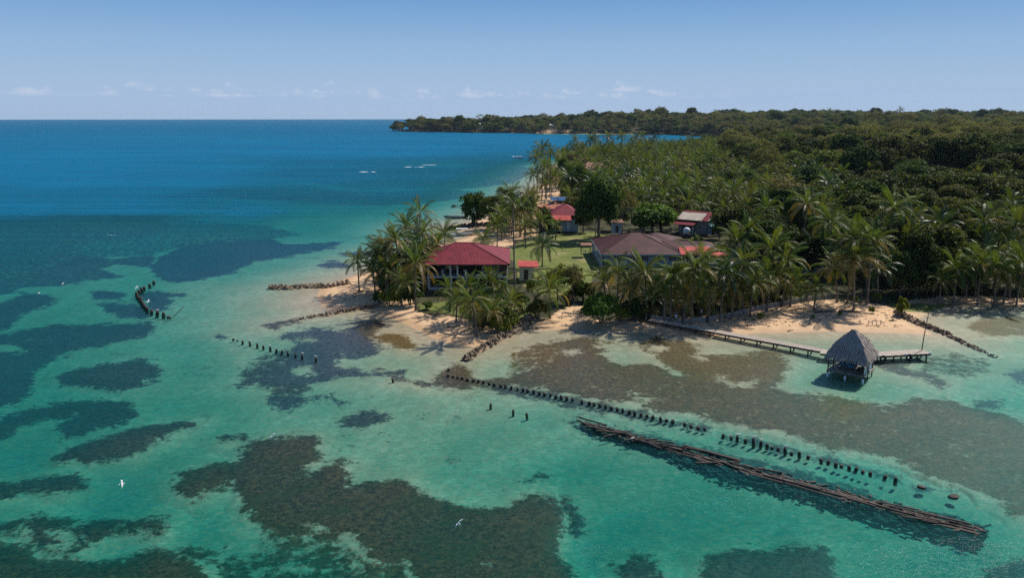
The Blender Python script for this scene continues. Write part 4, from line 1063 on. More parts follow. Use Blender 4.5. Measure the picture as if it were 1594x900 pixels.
def hut():
    t = thing('thatched_hut', 'open timber hut with tall grey palm thatch roof standing on posts in the shallow water', 'hut', HUT, HRZ)
    a = 2.05; fz = .70; ez = 2.7; top = 5.85
    r = random.Random(3)
    # thatch: four pitched faces made of overlapping hanging tufts over a solid core
    e = 2.4
    core = MB()
    ap = [(-.35, -.15, top - .25), (.35, -.15, top - .25), (.35, .15, top - .25), (-.35, .15, top - .25)]
    mid = [(-e * .60, -e * .60, (ez + top) / 2 + .12), (e * .60, -e * .60, (ez + top) / 2 + .12), (e * .60, e * .60, (ez + top) / 2 + .12), (-e * .60, e * .60, (ez + top) / 2 + .12)]
    ev = [(-e, -e, ez), (e, -e, ez), (e, e, ez), (-e, e, ez)]
    for k in range(4):
        j = (k + 1) % 4
        core.face([ev[k], ev[j], mid[j], mid[k]]); core.face([mid[k], mid[j], ap[j], ap[k]])
    core.face(ap)
    cr = core.build('roof', M['thatch'], t)
    tf = MB()
    for k in range(4):
        ang = k * pi / 2
        Rm = Matrix.Rotation(ang, 3, 'Z')
        rows = 15
        for i in range(rows):
            s = i / (rows - 1)                      # 0 eave, 1 top
            half = e * (1 - s) * 1.0 + .3 * s
            # gently swelling profile
            if s < .5: q = s / .5; rad = e * (1 - q) + e * .6 * q; z = ez * (1 - q) + ((ez + top) / 2 + .12) * q
            else: q = (s - .5) / .5; rad = e * .6 * (1 - q) + .15 * q; z = ((ez + top) / 2 + .12) * (1 - q) + (top - .2) * q
            half = rad + .05
            n_ = max(int(half * 2 / .13), 3)
            for w in range(n_):
                u = -half + (w + r.random()) * 2 * half / n_
                L = r.uniform(.42, .75); ww = r.uniform(.05, .10)
                lift = r.uniform(.02, .13)
                p = Vector((u, -rad - lift * .5, z + lift)); 
                dn = Vector((r.uniform(-.12, .12), -.60 if s > 0.02 else -.25, -.78)).normalized() * L
                pts = [p + Vector((-ww, .05, .06)), p + Vector((ww, .05, .06)), p + dn + Vector((ww * .5, 0, 0)), p + dn + Vector((-ww * .6, 0, 0))]
                tf.face([Rm @ q_ for q_ in pts])
    o = tf.build('thatch_fringe', M['thatch'], cr); o['kind'] = 'stuff'
    MB().tube([(-.3, 0, top - .22), (.3, 0, top - .18)], .13, 8).build('ridge_bundle', M['thatch'], t)
    # posts
    for ix in (-1, 0, 1):
        for iy in (-1, 0, 1):
            if ix == 0 and iy == 0: continue
            x, y = ix * a, iy * a
            MB().tube([(x, y, -1.2), (x + r.uniform(-.05, .05), y, ez + .3)], .075, 7).build('post', M['wood_dark'], t)
            if iy == -1 or ix == -1: MB().tube([(x, y, -.25), (x, y, .42)], .13, 8).build('post_footing', M['white_paint'], t)
    MB().bar((-a, -a, ez + .1), (a, -a, ez + .1), .1).bar((a, -a, ez + .1), (a, a, ez + .1), .1).bar((a, a, ez + .1), (-a, a, ez + .1), .1).bar((-a, a, ez + .1), (-a, -a, ez + .1), .1).build('wall_plate', M['wood_dark'], t)
    # floor boards (each a part) on joists
    nb = 20
    bme = MB().box((0, 0, 0), (4.4 / nb - .02, 4.4, .05)).mesh('floor_board')
    bme.materials.append(M['wood_grey'])
    for k in range(nb):
        o = bpy.data.objects.new('floor_board', bme); COL.objects.link(o); o.parent = t
        o.location = (-2.2 + (k + .5) * 4.4 / nb, 0, fz + r.uniform(-.006, .006))
    for y in (-a, 0, a): MB().bar((-2.25, y + .12, fz - .12), (2.25, y + .12, fz - .12), .1, .16).build('joist', M['wood_dark'], t)
    # rails, brace and white side boards
    rl = MB()
    for z in (.5, .95):
        rl.bar((-a, -a, fz + z), (-a, a, fz + z), .06); rl.bar((-a, -a + .02, fz + z), (0, -a + .02, fz + z), .06)
    rl.build('railing', M['wood_dark'], t)
    MB().bar((-a + .1, -a - .05, fz + 1.3), (-.6, -a - .05, fz + .05), .06).build('brace', M['wood_grey'], t)
    MB().bar((a + .05, -a + .1, fz + .05), (a + .05, -.3, fz + 1.1), .05).build('brace', M['wood_grey'], t)
    for k in range(4): MB().box((a - .08, 0, fz + .14 + k * .21), (.03, 3.9, .19)).build('side_board', M['white_paint'], t)
    for k in range(3): MB().box((0, a - .08, fz + .2 + k * .26), (3.9, .03, .22)).build('side_board', M['white_paint'], t)
    # furniture
    c = math.cos(HRZ); s = math.sin(HRZ)
    W = lambda x, y, z: (HUT.x + x * c - y * s, HUT.y + x * s + y * c, z)
    tb = thing('picnic_table', 'table under a bright blue cloth in the middle of the thatched hut', 'table', W(-.3, -.2, fz + .03), HRZ)
    MB().box((0, 0, .72), (1.7, 1.1, .05)).build('tabletop', M['wood_dark'], tb)
    for sx in (-.7, .7):
        for sy in (-.4, .4): MB().box((sx, sy, .35), (.07, .07, .7)).build('leg', M['wood_dark'], tb)
    cl = MB(); cl.box((0, 0, .76), (1.86, 1.26, .025))
    for sx in (-1, 1): cl.box((sx * .93, 0, .62), (.02, 1.26, .28))
    for sy in (-1, 1): cl.box((0, sy * .63, .62), (1.86, .02, .28))
    o = cl.build('tablecloth', M['blue_cloth']); o.location = W(-.3, -.2, fz + .04); o.rotation_euler = (0, 0, HRZ)
    o['label'] = 'bright blue cloth spread over the table in the thatched hut'; o['category'] = 'tablecloth'
    bn = thing('dark_bench', 'dark wooden bench beside the blue table at the right of the thatched hut', 'bench', W(1.3, -.9, fz + .03), HRZ)
    MB().box((0, 0, .44), (.5, 1.6, .06)).build('seat', M['wood_dark'], bn); MB().box((.26, 0, .75), (.05, 1.6, .5)).build('backrest', M['wood_dark'], bn)
    for sx in (-.2, .2):
        for sy in (-.7, .7): MB().box((sx, sy, .2), (.06, .06, .42)).build('leg', M['wood_dark'], bn)
    bn2 = thing('dark_box', 'dark storage box behind the blue table in the thatched hut', 'box', W(-.2, 1.3, fz + .03), HRZ)
    MB().box((0, 0, .3), (1.1, .6, .6)).build('box_body', M['wood_dark'], bn2); MB().box((0, 0, .63), (1.16, .66, .05)).build('lid', M['wood_dark'], bn2)


# ------------------------------------------------------------------ pier
def pier():
    r = random.Random(5)
    A = G(1012, 497.5, .80); B = G(1279, 545.5, .80)
    d = (B - A); L = Vector((d.x, d.y)).length; ang = math.atan2(d.y, d.x)
    t = thing('pier', 'long narrow grey plank pier running from the seawall out past the thatched hut', 'pier', (A.x, A.y, 0), ang)
    w = 1.55

    def deck(P0, P1, wid, name_end=False, planks_parts=0):
        """planks across the line P0-P1 (local coordinates)"""
        dd = P1 - P0; n = int(dd.length / .17); a = math.atan2(dd.y, dd.x)
        mb = MB(); 
        for k in range(n):
            c = P0 + dd * ((k + .5) / n)
            if r.random() < .015: continue
            mb.box((c.x, c.y, .80 + r.uniform(-.012, .012)), (.145, wid + r.uniform(-.06, .06), .04), rz=a + r.uniform(-.015, .015))
        o = mb.build('deck_planks', M['wood_grey'], t); o['kind'] = 'stuff'
        nrm = Vector((-sin(a), cos(a)))
        for sgn in (-1, 1):
            q0 = P0 + nrm * sgn * (wid / 2 - .12); q1 = P1 + nrm * sgn * (wid / 2 - .12)
            MB().bar((q0.x, q0.y, .655), (q1.x, q1.y, .655), .10, .24).build('beam', M['wood_dark'], t)
        k = 0.8
        while k < dd.length:
            for sgn in (-1, 1):
                c = P0 + dd.normalized() * k + nrm * sgn * (wid / 2 - .14)
                wx = A + Matrix.Rotation(ang, 3, 'Z') @ Vector((c.x, c.y, 0))
                g = gz(wx.x, wx.y)
                if g < .75: MB().tube([(c.x, c.y, min(g, 0) - .3), (c.x, c.y, .62)], .10, 7).build('post', M['wood_dark'], t)
            k += 2.35
    deck(Vector((0, 0)), Vector((L, 0)), w)
    # landing beside the hut, then the outer arm
    inv = Matrix.Rotation(-ang, 3, 'Z')
    loc = lambda p: (inv @ (p - Vector((A.x, A.y, p.z))))
    C = G(1284, 553, .80); Dp = G(1358, 551.8, .80); E = G(1443, 547.5, .80)
    dirn = (E - Dp).normalized()
    C0 = Dp - dirn * 3.0
    q = loc(C0); q2 = loc(E)
    deck(Vector((q.x, q.y)), Vector((q2.x, q2.y)), 2.0)
    p0 = loc(G(1279, 549, .80)); p1 = loc(C0 + Vector((0, 0, 0)))
    deck(Vector((L + .1, -.6)), Vector((q.x - .3, q.y + .1)), 2.1)
    # tyres hung as fenders on the outer arm, white caps at its end
    nrm = Vector((dirn.y, -dirn.x, 0))
    for i, (px, lab) in enumerate(((1367, 'old black tyre hung as fender on the pier side, nearer the thatched hut'), (1407, 'old black tyre hung as fender on the pier side, nearer the tall pole'))):
        s_ = (px - 1358) / (1443 - 1358)
        c = Dp.lerp(E, s_) + nrm * 1.09
        me = bpy.data.meshes.new('tyre'); bm = bmesh.new()
        n1, n2 = 20, 8; V = []
        for a in range(n1):
            for b in range(n2):
                th = a * 2 * pi / n1; ph = b * 2 * pi / n2
                rr = .36 + .12 * cos(ph)
                V.append(bm.verts.new((rr * cos(th), .11 * sin(ph), rr * sin(th))))
        for a in range(n1):
            for b in range(n2):
                f = bm.faces.new((V[a * n2 + b], V[((a + 1) % n1) * n2 + b], V[((a + 1) % n1) * n2 + (b + 1) % n2], V[a * n2 + (b + 1) % n2])); f.smooth = True
        bmesh.ops.recalc_face_normals(bm, faces=bm.faces)
        bm.to_mesh(me); bm.free()
        o = link('tyre', me, M['rubber']); o.location = (c.x, c.y, .48); o.rotation_euler = (0, 0, math.atan2(dirn.y, dirn.x))
        o['label'] = lab; o['category'] = 'tyre'; o['group'] = 'tyres on the pier'
    for px in (1363, 1403, 1441):
        s_ = (px - 1358) / (1443 - 1358)
        c = loc(Dp.lerp(E, s_) + nrm * .9)
        MB().tube([(c.x, c.y, .5), (c.x, c.y, .98)], .13, 8).build('bollard', M['white_paint'], t)
    o = thing('pier_pole', 'tall dark leaning pole rising at the outer end of the pier', 'pole', Dp.lerp(E, .93) + Vector((0, .5, -.80)))
    MB().tube([(0, 0, -1), (.12, 0, 2.5), (.42, 0, 6.0)], [.075, .065, .045], 7).build('pole_shaft', M['metal_post'], o)
    MB().bar((.1, 0, 5.3), (.75, 0, 5.3), .05).build('bracket', M['metal_post'], o)


hut(); pier()


# ------------------------------------------------------------------ timber piles in the water
def pile_mesh(seed):
    r = random.Random(seed); mb = MB()
    lx, ly = r.uniform(-.06, .06), r.uniform(-.06, .06)
    mb.tube([(0, 0, -1.0), (lx * .5, ly * .5, .45), (lx, ly, .93), (lx * 1.1, ly, 1.0)], [.17, .155, .13, .07], 8)
    me = mb.mesh('pile'); me.materials.append(M['wood_dark'])
    return me


PILES = [pile_mesh(i) for i in range(5)]
gull_perches = []


def pile(px, py, h, lab, group, sc=1.0):
    p = G(px, py, 0)
    me = random.choice(PILES)
    o = bpy.data.objects.new('wooden_pile', me); COL.objects.link(o)
    o.location = (p.x, p.y, 0); o.scale = (sc, sc, h * .36); o.rotation_euler = (random.gauss(0, .09), random.gauss(0, .09), random.uniform(0, 6))
    # lower end reaches the sea bed
    o['label'] = lab; o['category'] = 'pile'; o['group'] = group
    return o


def piles():
    # curved row far left
    rowA = [(239, 441), (233, 446), (224, 450), (221, 453), (216, 456), (213, 459.5), (213.5, 463), (216, 466), (219, 468.5), (221, 472), (222, 475.5), (225, 479.5), (229, 483.5), (235.5, 487), (244.5, 490), (254.5, 492)]
    for i, (x, y) in enumerate(rowA):
        pile(x, y, random.uniform(1.3, 1.9), 'dark wooden pile in the curved row standing off the left reef', 'piles of the curved row', 1.7)
    o = pile(262.5, 494.5, .6, 'low pile at the near end of the curved row with a long stick leaning out', 'piles of the curved row', 2.0)
    s = G(262.5, 494.5, 0)
    q = MB().tube([(0, 0, -.6), (2.2, 1.0, 1.6)], .05, 6).build('leaning_stick', M['wood_dark']); q.location = (s.x, s.y, 0)
    q['label'] = 'thin stick leaning out of the water at the near end of the curved pile row'; q['category'] = 'stick'
    rowB = [(363, 529, .55), (369.5, 531, .3), (377.5, 533.5, .8), (389, 536, 1.0), (400.5, 539, 1.0), (410, 541.5, .85), (420.5, 544, 1.1), (430, 547, .95), (438.5, 549.5, 1.0), (448, 551.5, .9), (460, 554, .8), (470.5, 556.5, 1.0), (491.5, 561, 1.0)]
    for i, (x, y, h) in enumerate(rowB):
        lab = 'dark wooden pile in the short row off the left beach'
        if i == 12: lab = 'pile standing alone past the right end of the short row off the left beach'
        pile(x, y, h, lab, 'piles of the short row')
    xs = [697, 705.5, 712.5, 719.5, 727.5, 736.5, 745, 752.5, 761.5, 769, 779, 787, 795.5, 805.5, 814, 821.5, 830.5, 839, 848, 857, 865, 873.5, 882, 891, 906, 917, 925, 934, 943, 952, 961, 969, 979.5, 988, 998, 1007, 1016, 1028.5, 1037.5, 1047, 1066, 1076, 1087, 1097]
    for x in xs:
        t = (x - 697) / (1097 - 697)
        y = 586 + (669.5 - 586) * t + 3.5 * sin(t * 3.1) * -1 + random.uniform(-.6, .6)
        if x < 700: y = 586
        pile(x, y, random.uniform(.5, .85), 'stubby dark pile in the long row crossing the bay toward the broken jetty', 'piles of the long row', random.uniform(.9, 1.2))
    pile(698, 577.5, .9, 'dark pile on its own just behind the left end of the long row', 'single piles')
    rowD = [(1125.5, 680, .8), (1138, 683, .6), (1148, 684.5, 1.0), (1160, 688, .8), (1172.5, 691, 1.5), (1184, 693, 1.0), (1194, 696, .9), (1202, 698, .5), (1211, 700.5, .6), (1222.5, 703, 1.0), (1232, 707, .6), (1244, 709, 1.0), (1258, 713, .6), (1278, 719, .8), (1289, 721, .7), (1301, 725, .8), (1310, 727, .5), (1321.5, 730, .8), (1332, 733, .9), (1343, 736, .5), (1355, 739, .7), (1377, 745, .8), (1394, 750, 1.1)]
    for x, y, h in rowD:
        pile(x, y, h, 'short dark pile in the right hand row beyond the broken jetty', 'piles of the right row', 1.0)
    for x, y, lab in ((612, 594, 'lone dark pile between the two left pile rows'), (763.5, 633.5, 'lone leaning pile left of its two neighbours in open shallows'),
                      (799, 643.5, 'middle one of three lone piles in open shallows'), (820, 648.5, 'right hand one of three lone piles in open shallows')):
        pile(x, y, 1.05, lab, 'single piles', .85)
    pile(1435, 759, .35, 'weed covered pile stump just above the water past the end of the right row', 'single piles', 2.2)
    pile(1483, 774, .35, 'farthest right pile stump in a dark weed patch', 'single piles', 2.4)
    for x, y in ((942, 678), (964, 684), (984, 689)):
        pile(x, y, .7, 'thin pile standing right in front of the broken jetty, %s' % {942: 'nearest its left end', 964: 'second from its left end', 984: 'with a gull on top'}[x], 'piles by the broken jetty', .8)


piles()


# ------------------------------------------------------------------ broken timber jetty, a thing with beams as parts
def broken_jetty():
    A = G(908, 658, .1); B = G(1531, 829, .1)
    d = B - A; L = d.length; ang = math.atan2(d.y, d.x)
    t = thing('broken_jetty', 'collapsed jetty of long rust brown timbers lying just above the water', 'jetty wreck', (A.x, A.y, 0), ang)
    r = random.Random(12)

    def cl(s):                                   # slight bow
        return -.55 * sin(pi * s)
    for lane, (off, zz) in enumerate(((-.40, .02), (.0, .10), (.34, .03), (.70, -.03))):
        s = .0 if lane else .04
        while s < .94:
            ln = r.uniform(3.0, 7.0)
            if lane == 3 and (s > .5 and s < .6 or r.random() < .35): s += .06; continue
            e = min(s * L + ln, L * (.995 - .012 * lane))
            y0, y1 = cl(s) + off + r.uniform(-.1, .1), cl(e / L) + off + r.uniform(-.1, .1)
            MB().bar((s * L, y0, zz + r.uniform(-.12, .05)), (e, y1, zz + r.uniform(-.16, .02)), r.uniform(.13, .24), r.uniform(.12, .20)).build('beam', M['wood_brown'], t)
            s = e / L + .003
    # loose timbers lying across, mostly in the left third
    for k in range(34):
        s = r.uniform(.0, .42) if k < 24 else r.uniform(.42, .95)
        a = r.uniform(-.35, .35) if r.random() < .8 else r.uniform(-1.2, 1.2)
        ln = r.uniform(1.4, 4.2)
        c = Vector((s * L + .6, cl(s) + r.uniform(-.8, .8), .2 + r.uniform(-.15, .12)))
        v = Vector((cos(a), sin(a), r.uniform(-.05, .05))) * ln / 2
        MB().bar(c - v, c + v, r.uniform(.08, .15), r.uniform(.07, .14)).build('loose_timber', M['wood_brown'] if k % 3 else M['wood_dark'], t)
    # outlying timber on the far side
    p = [(.40, .90), (.52, .75)]
    MB().bar((.30 * L, .80, .12), (.46 * L, .72, .16), .22).build('loose_timber', M['wood_dark'], t)
    MB().bar((.33 * L, 1.05, .08), (.455 * L, 1.0, .12), .16).build('loose_timber', M['wood_brown'], t)
    # drowned debris along both sides: real lumps, uncountable
    mb = MB()
    for k in range(1700):
        s = r.random() ** .8
        side = r.choice((-1, -1, 1)) if s < .55 else r.choice((-1, 1, 1))
        off = cl(s) + side * abs(r.gauss(.6, .5)) * (1.15 if s > .3 else .6)
        z = r.uniform(-.4, .05) - .12 * abs(off)
        a = r.gauss(0, .5)
        mb.box((s * L, off, z), (r.uniform(.2, 1.0), r.uniform(.08, .22), r.uniform(.06, .2)), rz=a, ry=r.uniform(-.3, .3))
    o = mb.build('debris', M['wood_brown'], t); o['kind'] = 'stuff'
    

broken_jetty()


# ------------------------------------------------------------------ rock groins
ROCKS = [rock_mesh('stone', seed=i) for i in range(7)]
for q in ROCKS: q.materials.append(M['rock'])


def groin(name, label, line, width, height, size, seed, cat='rock groin', sink=0.0, dens=1.0):
    r = random.Random(seed)
    P = [G(a, b, 0) for a, b in line]
    bm = bmesh.new()
    tot = 0; segs = []
    for a, b in zip(P, P[1:]): segs.append((a, b, (b - a).length)); tot += (b - a).length
    n = int(tot * width / (size * size) * 4.2 * dens)
    stones = []
    for k in range(n):
        u = r.random() * tot; s = u
        for a, b, l in segs:
            if u <= l: break
            u -= l
        f = u / l; c = a.lerp(b, min(f, 1))
        nn = Vector((-(b - a).y, (b - a).x, 0)).normalized()
        off = r.gauss(0, .3) * width
        sc = size * r.uniform(.22, .55)
        taper = 1 if not sink else 1 - sink * (s / tot)
        base = gz(c.x, c.y)
        z = max(base, -0.25) + (height * max(0, 1 - (abs(off) / (width * .75)) ** 2) * r.uniform(.5, 1)) * taper - (.25 * (1 - taper))
        c2 = c + nn * off
        M_ = Matrix.Translation((c2.x, c2.y, z)) @ Euler((r.uniform(0, 6), r.uniform(0, 6), r.uniform(0, 6))).to_matrix().to_4x4() @ Matrix.Diagonal((sc, sc * r.uniform(.6, 1), sc * r.uniform(.45, .8), 1))
        q = bmesh.new(); q.from_mesh(r.choice(ROCKS)); q.transform(M_)
        tmp = bpy.data.meshes.new('t'); q.to_mesh(tmp); q.free(); bm.from_mesh(tmp); bpy.data.meshes.remove(tmp)
    # rubble core under the loose stones
    rows = []
    for (a, b, l) in segs:
        m_ = max(int(l / .5), 1)
        for k in range(m_ + (1 if (a, b, l) == segs[-1] else 0)):
            c = a.lerp(b, k / m_); nn = Vector((-(b - a).y, (b - a).x, 0)).normalized()
            f = (sum(q[2] for q in segs[:segs.index((a, b, l))]) + l * k / m_) / tot
            top = max(gz(c.x, c.y), -.3) + height * .45 * (1 - sink * f) - .30 * sink * f
            row = []
            for u, hh in ((-.75, -.5), (-.4, top * .5 + .5 * max(gz(c.x, c.y), -.3)), (-.12, top), (.15, top * .95), (.42, top * .5 + .5 * max(gz(c.x, c.y), -.3)), (.75, -.5)):
                row.append(bm.verts.new(c + nn * (u * width + r.uniform(-.08, .08)) + Vector((r.uniform(-.1, .1), r.uniform(-.1, .1), hh + (r.uniform(-.09, .09) if hh > -.4 else 0)))))
            rows.append(row)
    for p_, q_ in zip(rows, rows[1:]):
        for k in range(5): bm.faces.new((p_[k], p_[k + 1], q_[k + 1], q_[k]))
    me = bpy.data.meshes.new(name); bm.to_mesh(me); bm.free()
    t = thing(name, label, cat, (0, 0, 0))
    o = link('stones', me, M['rock'], t); o['kind'] = 'stuff'


groin('rock_groin', 'straight low groin of piled stones across the outer left beach', [(418, 448), (450, 449), (480, 447.5), (512, 447.5), (545, 444)], 1.5, .75, .75, 1)
groin('rock_groin', 'second stone groin from the palm point into the shallows, its end drowned', [(590, 479), (560, 482), (535, 486), (505, 491), (480, 494), (462, 498), (438, 504), (418, 510)], 1.2, .8, .7, 2, sink=.95)
groin('rock_wall', 'dark rubble wall slanting from the garden corner into the bay', [(826, 499), (812, 511), (797, 519), (775, 530), (757, 541), (738, 552), (724, 562)], 1.25, .95, .7, 3, cat='rock wall', sink=.25)
groin('rubble_breakwater', 'long line of broken rubble from the right beach out into the lagoon', [(1393, 489), (1410, 497), (1430, 506), (1452, 513), (1470, 520), (1492, 530), (1512, 539), (1530, 546), (1558, 558)], 1.1, 1.0, .7, 4, cat='breakwater', sink=.85)
groin('shore_rocks', 'dark rocks and roots on the sandy spit behind the beached boats', [(700, 357), (720, 355), (745, 353), (768, 354)], 3.2, .8, 1.0, 6, cat='rocks', dens=.6)
groin('shore_rocks', 'small heap of dark stones on the sand right of the rubble wall', [(805, 514), (820, 512.5), (838, 512.5)], .6, .35, .5, 7, cat='rocks')
groin('sea_rocks', 'two small dark rocks awash beyond the moored boats', [(704, 321), (713, 320.5)], 1.4, .5, 1.2, 8, cat='rocks', dens=.8)


# ------------------------------------------------------------------ low seawall under the palms
def seawall():
    line = [(1012, 494), (1062, 499), (1100, 497), (1140, 489), (1175, 481), (1215, 474), (1255, 468), (1298, 462)]
    P = [G(a, b, .9) for a, b in line]
    t = thing('seawall', 'low weathered concrete and board wall under the row of beach palms', 'low wall', (P[0].x, P[0].y, 0))
    r = random.Random(4)
    for a, b in zip(P, P[1:]):
        L = (b - a).length; n = max(int(L / 1.25), 1)
        for k in range(n):
            p = a.lerp(b, k / n) - P[0]; q = a.lerp(b, (k + .96) / n) - P[0]
            g = gz(*(a.lerp(b, k / n))[:2])
            MB().bar((p.x, p.y, g + .33 + r.uniform(-.04, .04)), (q.x, q.y, g + .33 + r.uniform(-.04, .04)), .14, .85).build('wall_panel', M['concrete'], t)
        c = a - P[0]; g = gz(a.x, a.y)
        MB().box((c.x, c.y, g + .4), (.22, .22, 1.2)).build('post', M['wood_dark'], t)


seawall()

# ------------------------------------------------------------------ foliage materials
def leaf_mat(name, c1, c2, var=.35, transl=.25, rough=.5, spec=.35, hue=None):
    m, n, out = new_mat(name)
    r = n.objrand()
    o = n.obj()
    f = n.noise(o, .9, 3, .6); f2 = n.noise(o, 6, 2, .6)
    c = n.mix(n.mr(n.m('ADD', n.m('MULTIPLY', f, .6), n.m('MULTIPLY', f2, .4)), .38, .62), c1, c2)
    if hue: c = n.mix(n.mr(n.m('FRACT', n.m('MULTIPLY', r, 7.31)), .35, 1, 0, .8), c, hue)
    c = n.mix(1.0, c, n.rgb(*[n.mr(r, 0, 1, 1 - var, 1 + var, 'LINEAR')] * 3), 'MULTIPLY')
    b = n.n.new('ShaderNodeBsdfPrincipled')
    n.put(b.inputs['Base Color'], c); b.inputs['Roughness'].default_value = rough
    b.inputs['Specular IOR Level'].default_value = spec
    t = n.n.new('ShaderNodeBsdfTranslucent'); n.put(t.inputs[0], n.mix(1.0, c, (1.3, 1.25, .5), 'MULTIPLY'))
    mx = n.n.new('ShaderNodeMixShader'); mx.inputs[0].default_value = transl
    n.l.new(b.outputs[0], mx.inputs[1]); n.l.new(t.outputs[0], mx.inputs[2]); n.l.new(mx.outputs[0], out.inputs[0])
    return m


ML = {
    'frond': leaf_mat('palm_frond_green', (.058, .105, .014), (.125, .170, .028), .3, .35, .5, .22, (.14, .14, .032)),
    'frond_old': leaf_mat('palm_frond_yellowing', (.20, .14, .03), (.28, .21, .06), .3, .3, .5),
    'frond_dark': leaf_mat('palm_frond_deep_green', (.025, .055, .014), (.05, .085, .02), .25, .25, .42, .4),
    'frond_dry': leaf_mat('palm_frond_dry', (.17, .12, .075), (.26, .20, .13), .2, .2, .8),
    'dark': leaf_mat('leaf_dark_green', (.028, .056, .012), (.058, .092, .020), .35, .3, .7, .1, (.07, .075, .022)),
    'mid': leaf_mat('leaf_mid_green', (.060, .100, .018), (.115, .155, .030), .4, .3, .7, .12, (.12, .11, .036)),
    'bright': leaf_mat('leaf_bright_green', (.060, .130, .014), (.11, .19, .028), .15, .35, .6, .15),
    'olive': leaf_mat('leaf_olive', (.125, .135, .040), (.215, .205, .070), .35, .3, .75, .1, (.15, .125, .065)),
    'yellow': leaf_mat('leaf_yellow_green', (.12, .155, .018), (.22, .23, .035), .2, .35, .6, .15),
    'russet': leaf_mat('leaf_russet', (.10, .065, .035), (.16, .11, .065), .25, .2, .6, .2),
}


def quads_mesh(name, V, mats, smooth=False):
    """V: (n, 4, 3)"""
    V = np.asarray(V, np.float32); n = len(V)
    me = bpy.data.meshes.new(name)
    me.vertices.add(n * 4); me.vertices.foreach_set('co', V.reshape(-1))
    me.loops.add(n * 4); me.loops.foreach_set('vertex_index', np.arange(n * 4, dtype=np.int32))
    me.polygons.add(n)
    me.polygons.foreach_set('loop_start', np.arange(0, n * 4, 4, dtype=np.int32))
    me.polygons.foreach_set('loop_total', np.full(n, 4, np.int32))
    me.update(calc_edges=True)
    for m in mats: me.materials.append(m)
    return me


def unit(a):
    return a / np.maximum(np.linalg.norm(a, axis=-1, keepdims=True), 1e-9)


def crown_quads(seed, R_, Hc, nclump, per, leaf, low=-.25, spread=(.55, .88), cr=(.26, .42), flat=.75, gap=0.0):
    """leaf faces of a crown: clumps of leaves on an uneven dome, centre at origin"""
    g = np.random.default_rng(seed)
    d = unit(g.normal(size=(nclump * 4, 3))); d = d[d[:, 2] > low][:nclump]
    rad = g.uniform(*spread, len(d))[:, None]
    C = d * rad * [R_, R_, Hc]
    C[:, :2] *= (1 + .18 * np.sin(np.arctan2(d[:, 1], d[:, 0]) * 3 + seed))[:, None]
    cs = g.uniform(*cr, len(d)) * R_
    out = []
    for c, s in zip(C, cs):
        m = int(per * (s / (R_ * .34)) ** 2)
        q = unit(g.normal(size=(m, 3))); q[:, 2] = np.where(q[:, 2] < -.35, -q[:, 2], q[:, 2])
        q = unit(q)
        p = c + q * (s * g.uniform(.66, 1.08, (m, 1))) * [1, 1, flat]
        nrm = unit(q * .6 + g.normal(size=(m, 3)) * .5 + [0, 0, .35])
        a = unit(np.cross(nrm, g.normal(size=(m, 3))))
        b = np.cross(nrm, a)
        w = leaf * g.uniform(.6, 1.25, (m, 1))
        a = a * w; b = b * w * .62
        dr = np.array([0, 0, -1]) * w * .25
        out.append(np.stack([p - a, p - b, p + a + dr, p + b], 1))
    return np.concatenate(out), C


def trunk_mesh(name, h, r0, C, seed, spread=.5, n=9):
    """tapered trunk with limbs to some of the clumps (C relative to crown centre at height h)"""
    g = random.Random(seed); mb = MB()
    lean = Vector((g.uniform(-.4, .4), g.uniform(-.4, .4), 0))
    top = Vector((0, 0, h * .72)) + lean * .5
    mb.tube([(0, 0, -.6), (0, 0, .15), Vector((0, 0, h * .35)) + lean * .25, top], [r0 * 1.5, r0 * 1.05, r0 * .8, r0 * .6], 8)
    idx = list(range(len(C))); g.shuffle(idx)
    for i in idx[:n]:
        e = Vector(C[i]) + Vector((0, 0, h))
        st = Vector((0, 0, h * g.uniform(.38, .68))) + lean * .35
        mid = st.lerp(e, .5) + Vector((0, 0, -.1 * (e - st).length))
        mb.tube([st, mid, e], [r0 * .42, r0 * .26, r0 * .08], 6, cap=False)
    me = mb.mesh(name); me.materials.append(M['bark'])
    return me


# kind: (label word, R, Hc, nclump, per, leaf, height of crown centre, trunk radius, material, kwargs)
TK = {
    'dense': dict(R_=4.6, Hc=4.2, nclump=40, per=110, leaf=.33, h=5.0, r0=.34, mat='dark', low=-.55),
    'mid': dict(R_=4.2, Hc=3.6, low=-.45, nclump=32, per=115, leaf=.30, h=5.0, r0=.28, mat='mid'),
    'round': dict(R_=4.4, Hc=3.4, nclump=46, per=120, leaf=.30, h=4.1, r0=.34, mat='bright', spread=(.70, .84), cr=(.24, .34), low=-.45),
    'olive': dict(R_=4.5, Hc=3.0, nclump=24, per=80, leaf=.26, h=6.2, r0=.26, mat='olive', cr=(.22, .36)),
    'loose': dict(R_=4.0, Hc=3.4, nclump=20, per=55, leaf=.24, h=6.8, r0=.22, mat='olive', cr=(.16, .32)),
    'russet': dict(R_=3.8, Hc=2.8, nclump=20, per=70, leaf=.25, h=5.4, r0=.22, mat='russet', cr=(.2, .34)),
    'umbrella': dict(R_=6.2, Hc=2.6, nclump=44, per=100, leaf=.32, h=6.4, r0=.42, mat='dark', low=-.05, flat=.5, cr=(.18, .28)),
}
TK['almond'] = dict(R_=4.4, Hc=4.4, nclump=54, per=100, leaf=.32, h=4.5, r0=.34, mat='dark', low=-.92)
TREE = {}
for kn, (k, dct) in enumerate(TK.items()):
    vs = []
    for v in range(3):
        dd = dict(dct); h = dd.pop('h'); r0 = dd.pop('r0'); mt = dd.pop('mat')
        V, C = crown_quads(kn * 10 + v + 1, **dd)
        V = V + np.array([0, 0, h])
        vs.append((quads_mesh('crown', V, [ML[mt]]), trunk_mesh('trunk', h, r0, C, v + kn)))
    TREE[k] = vs
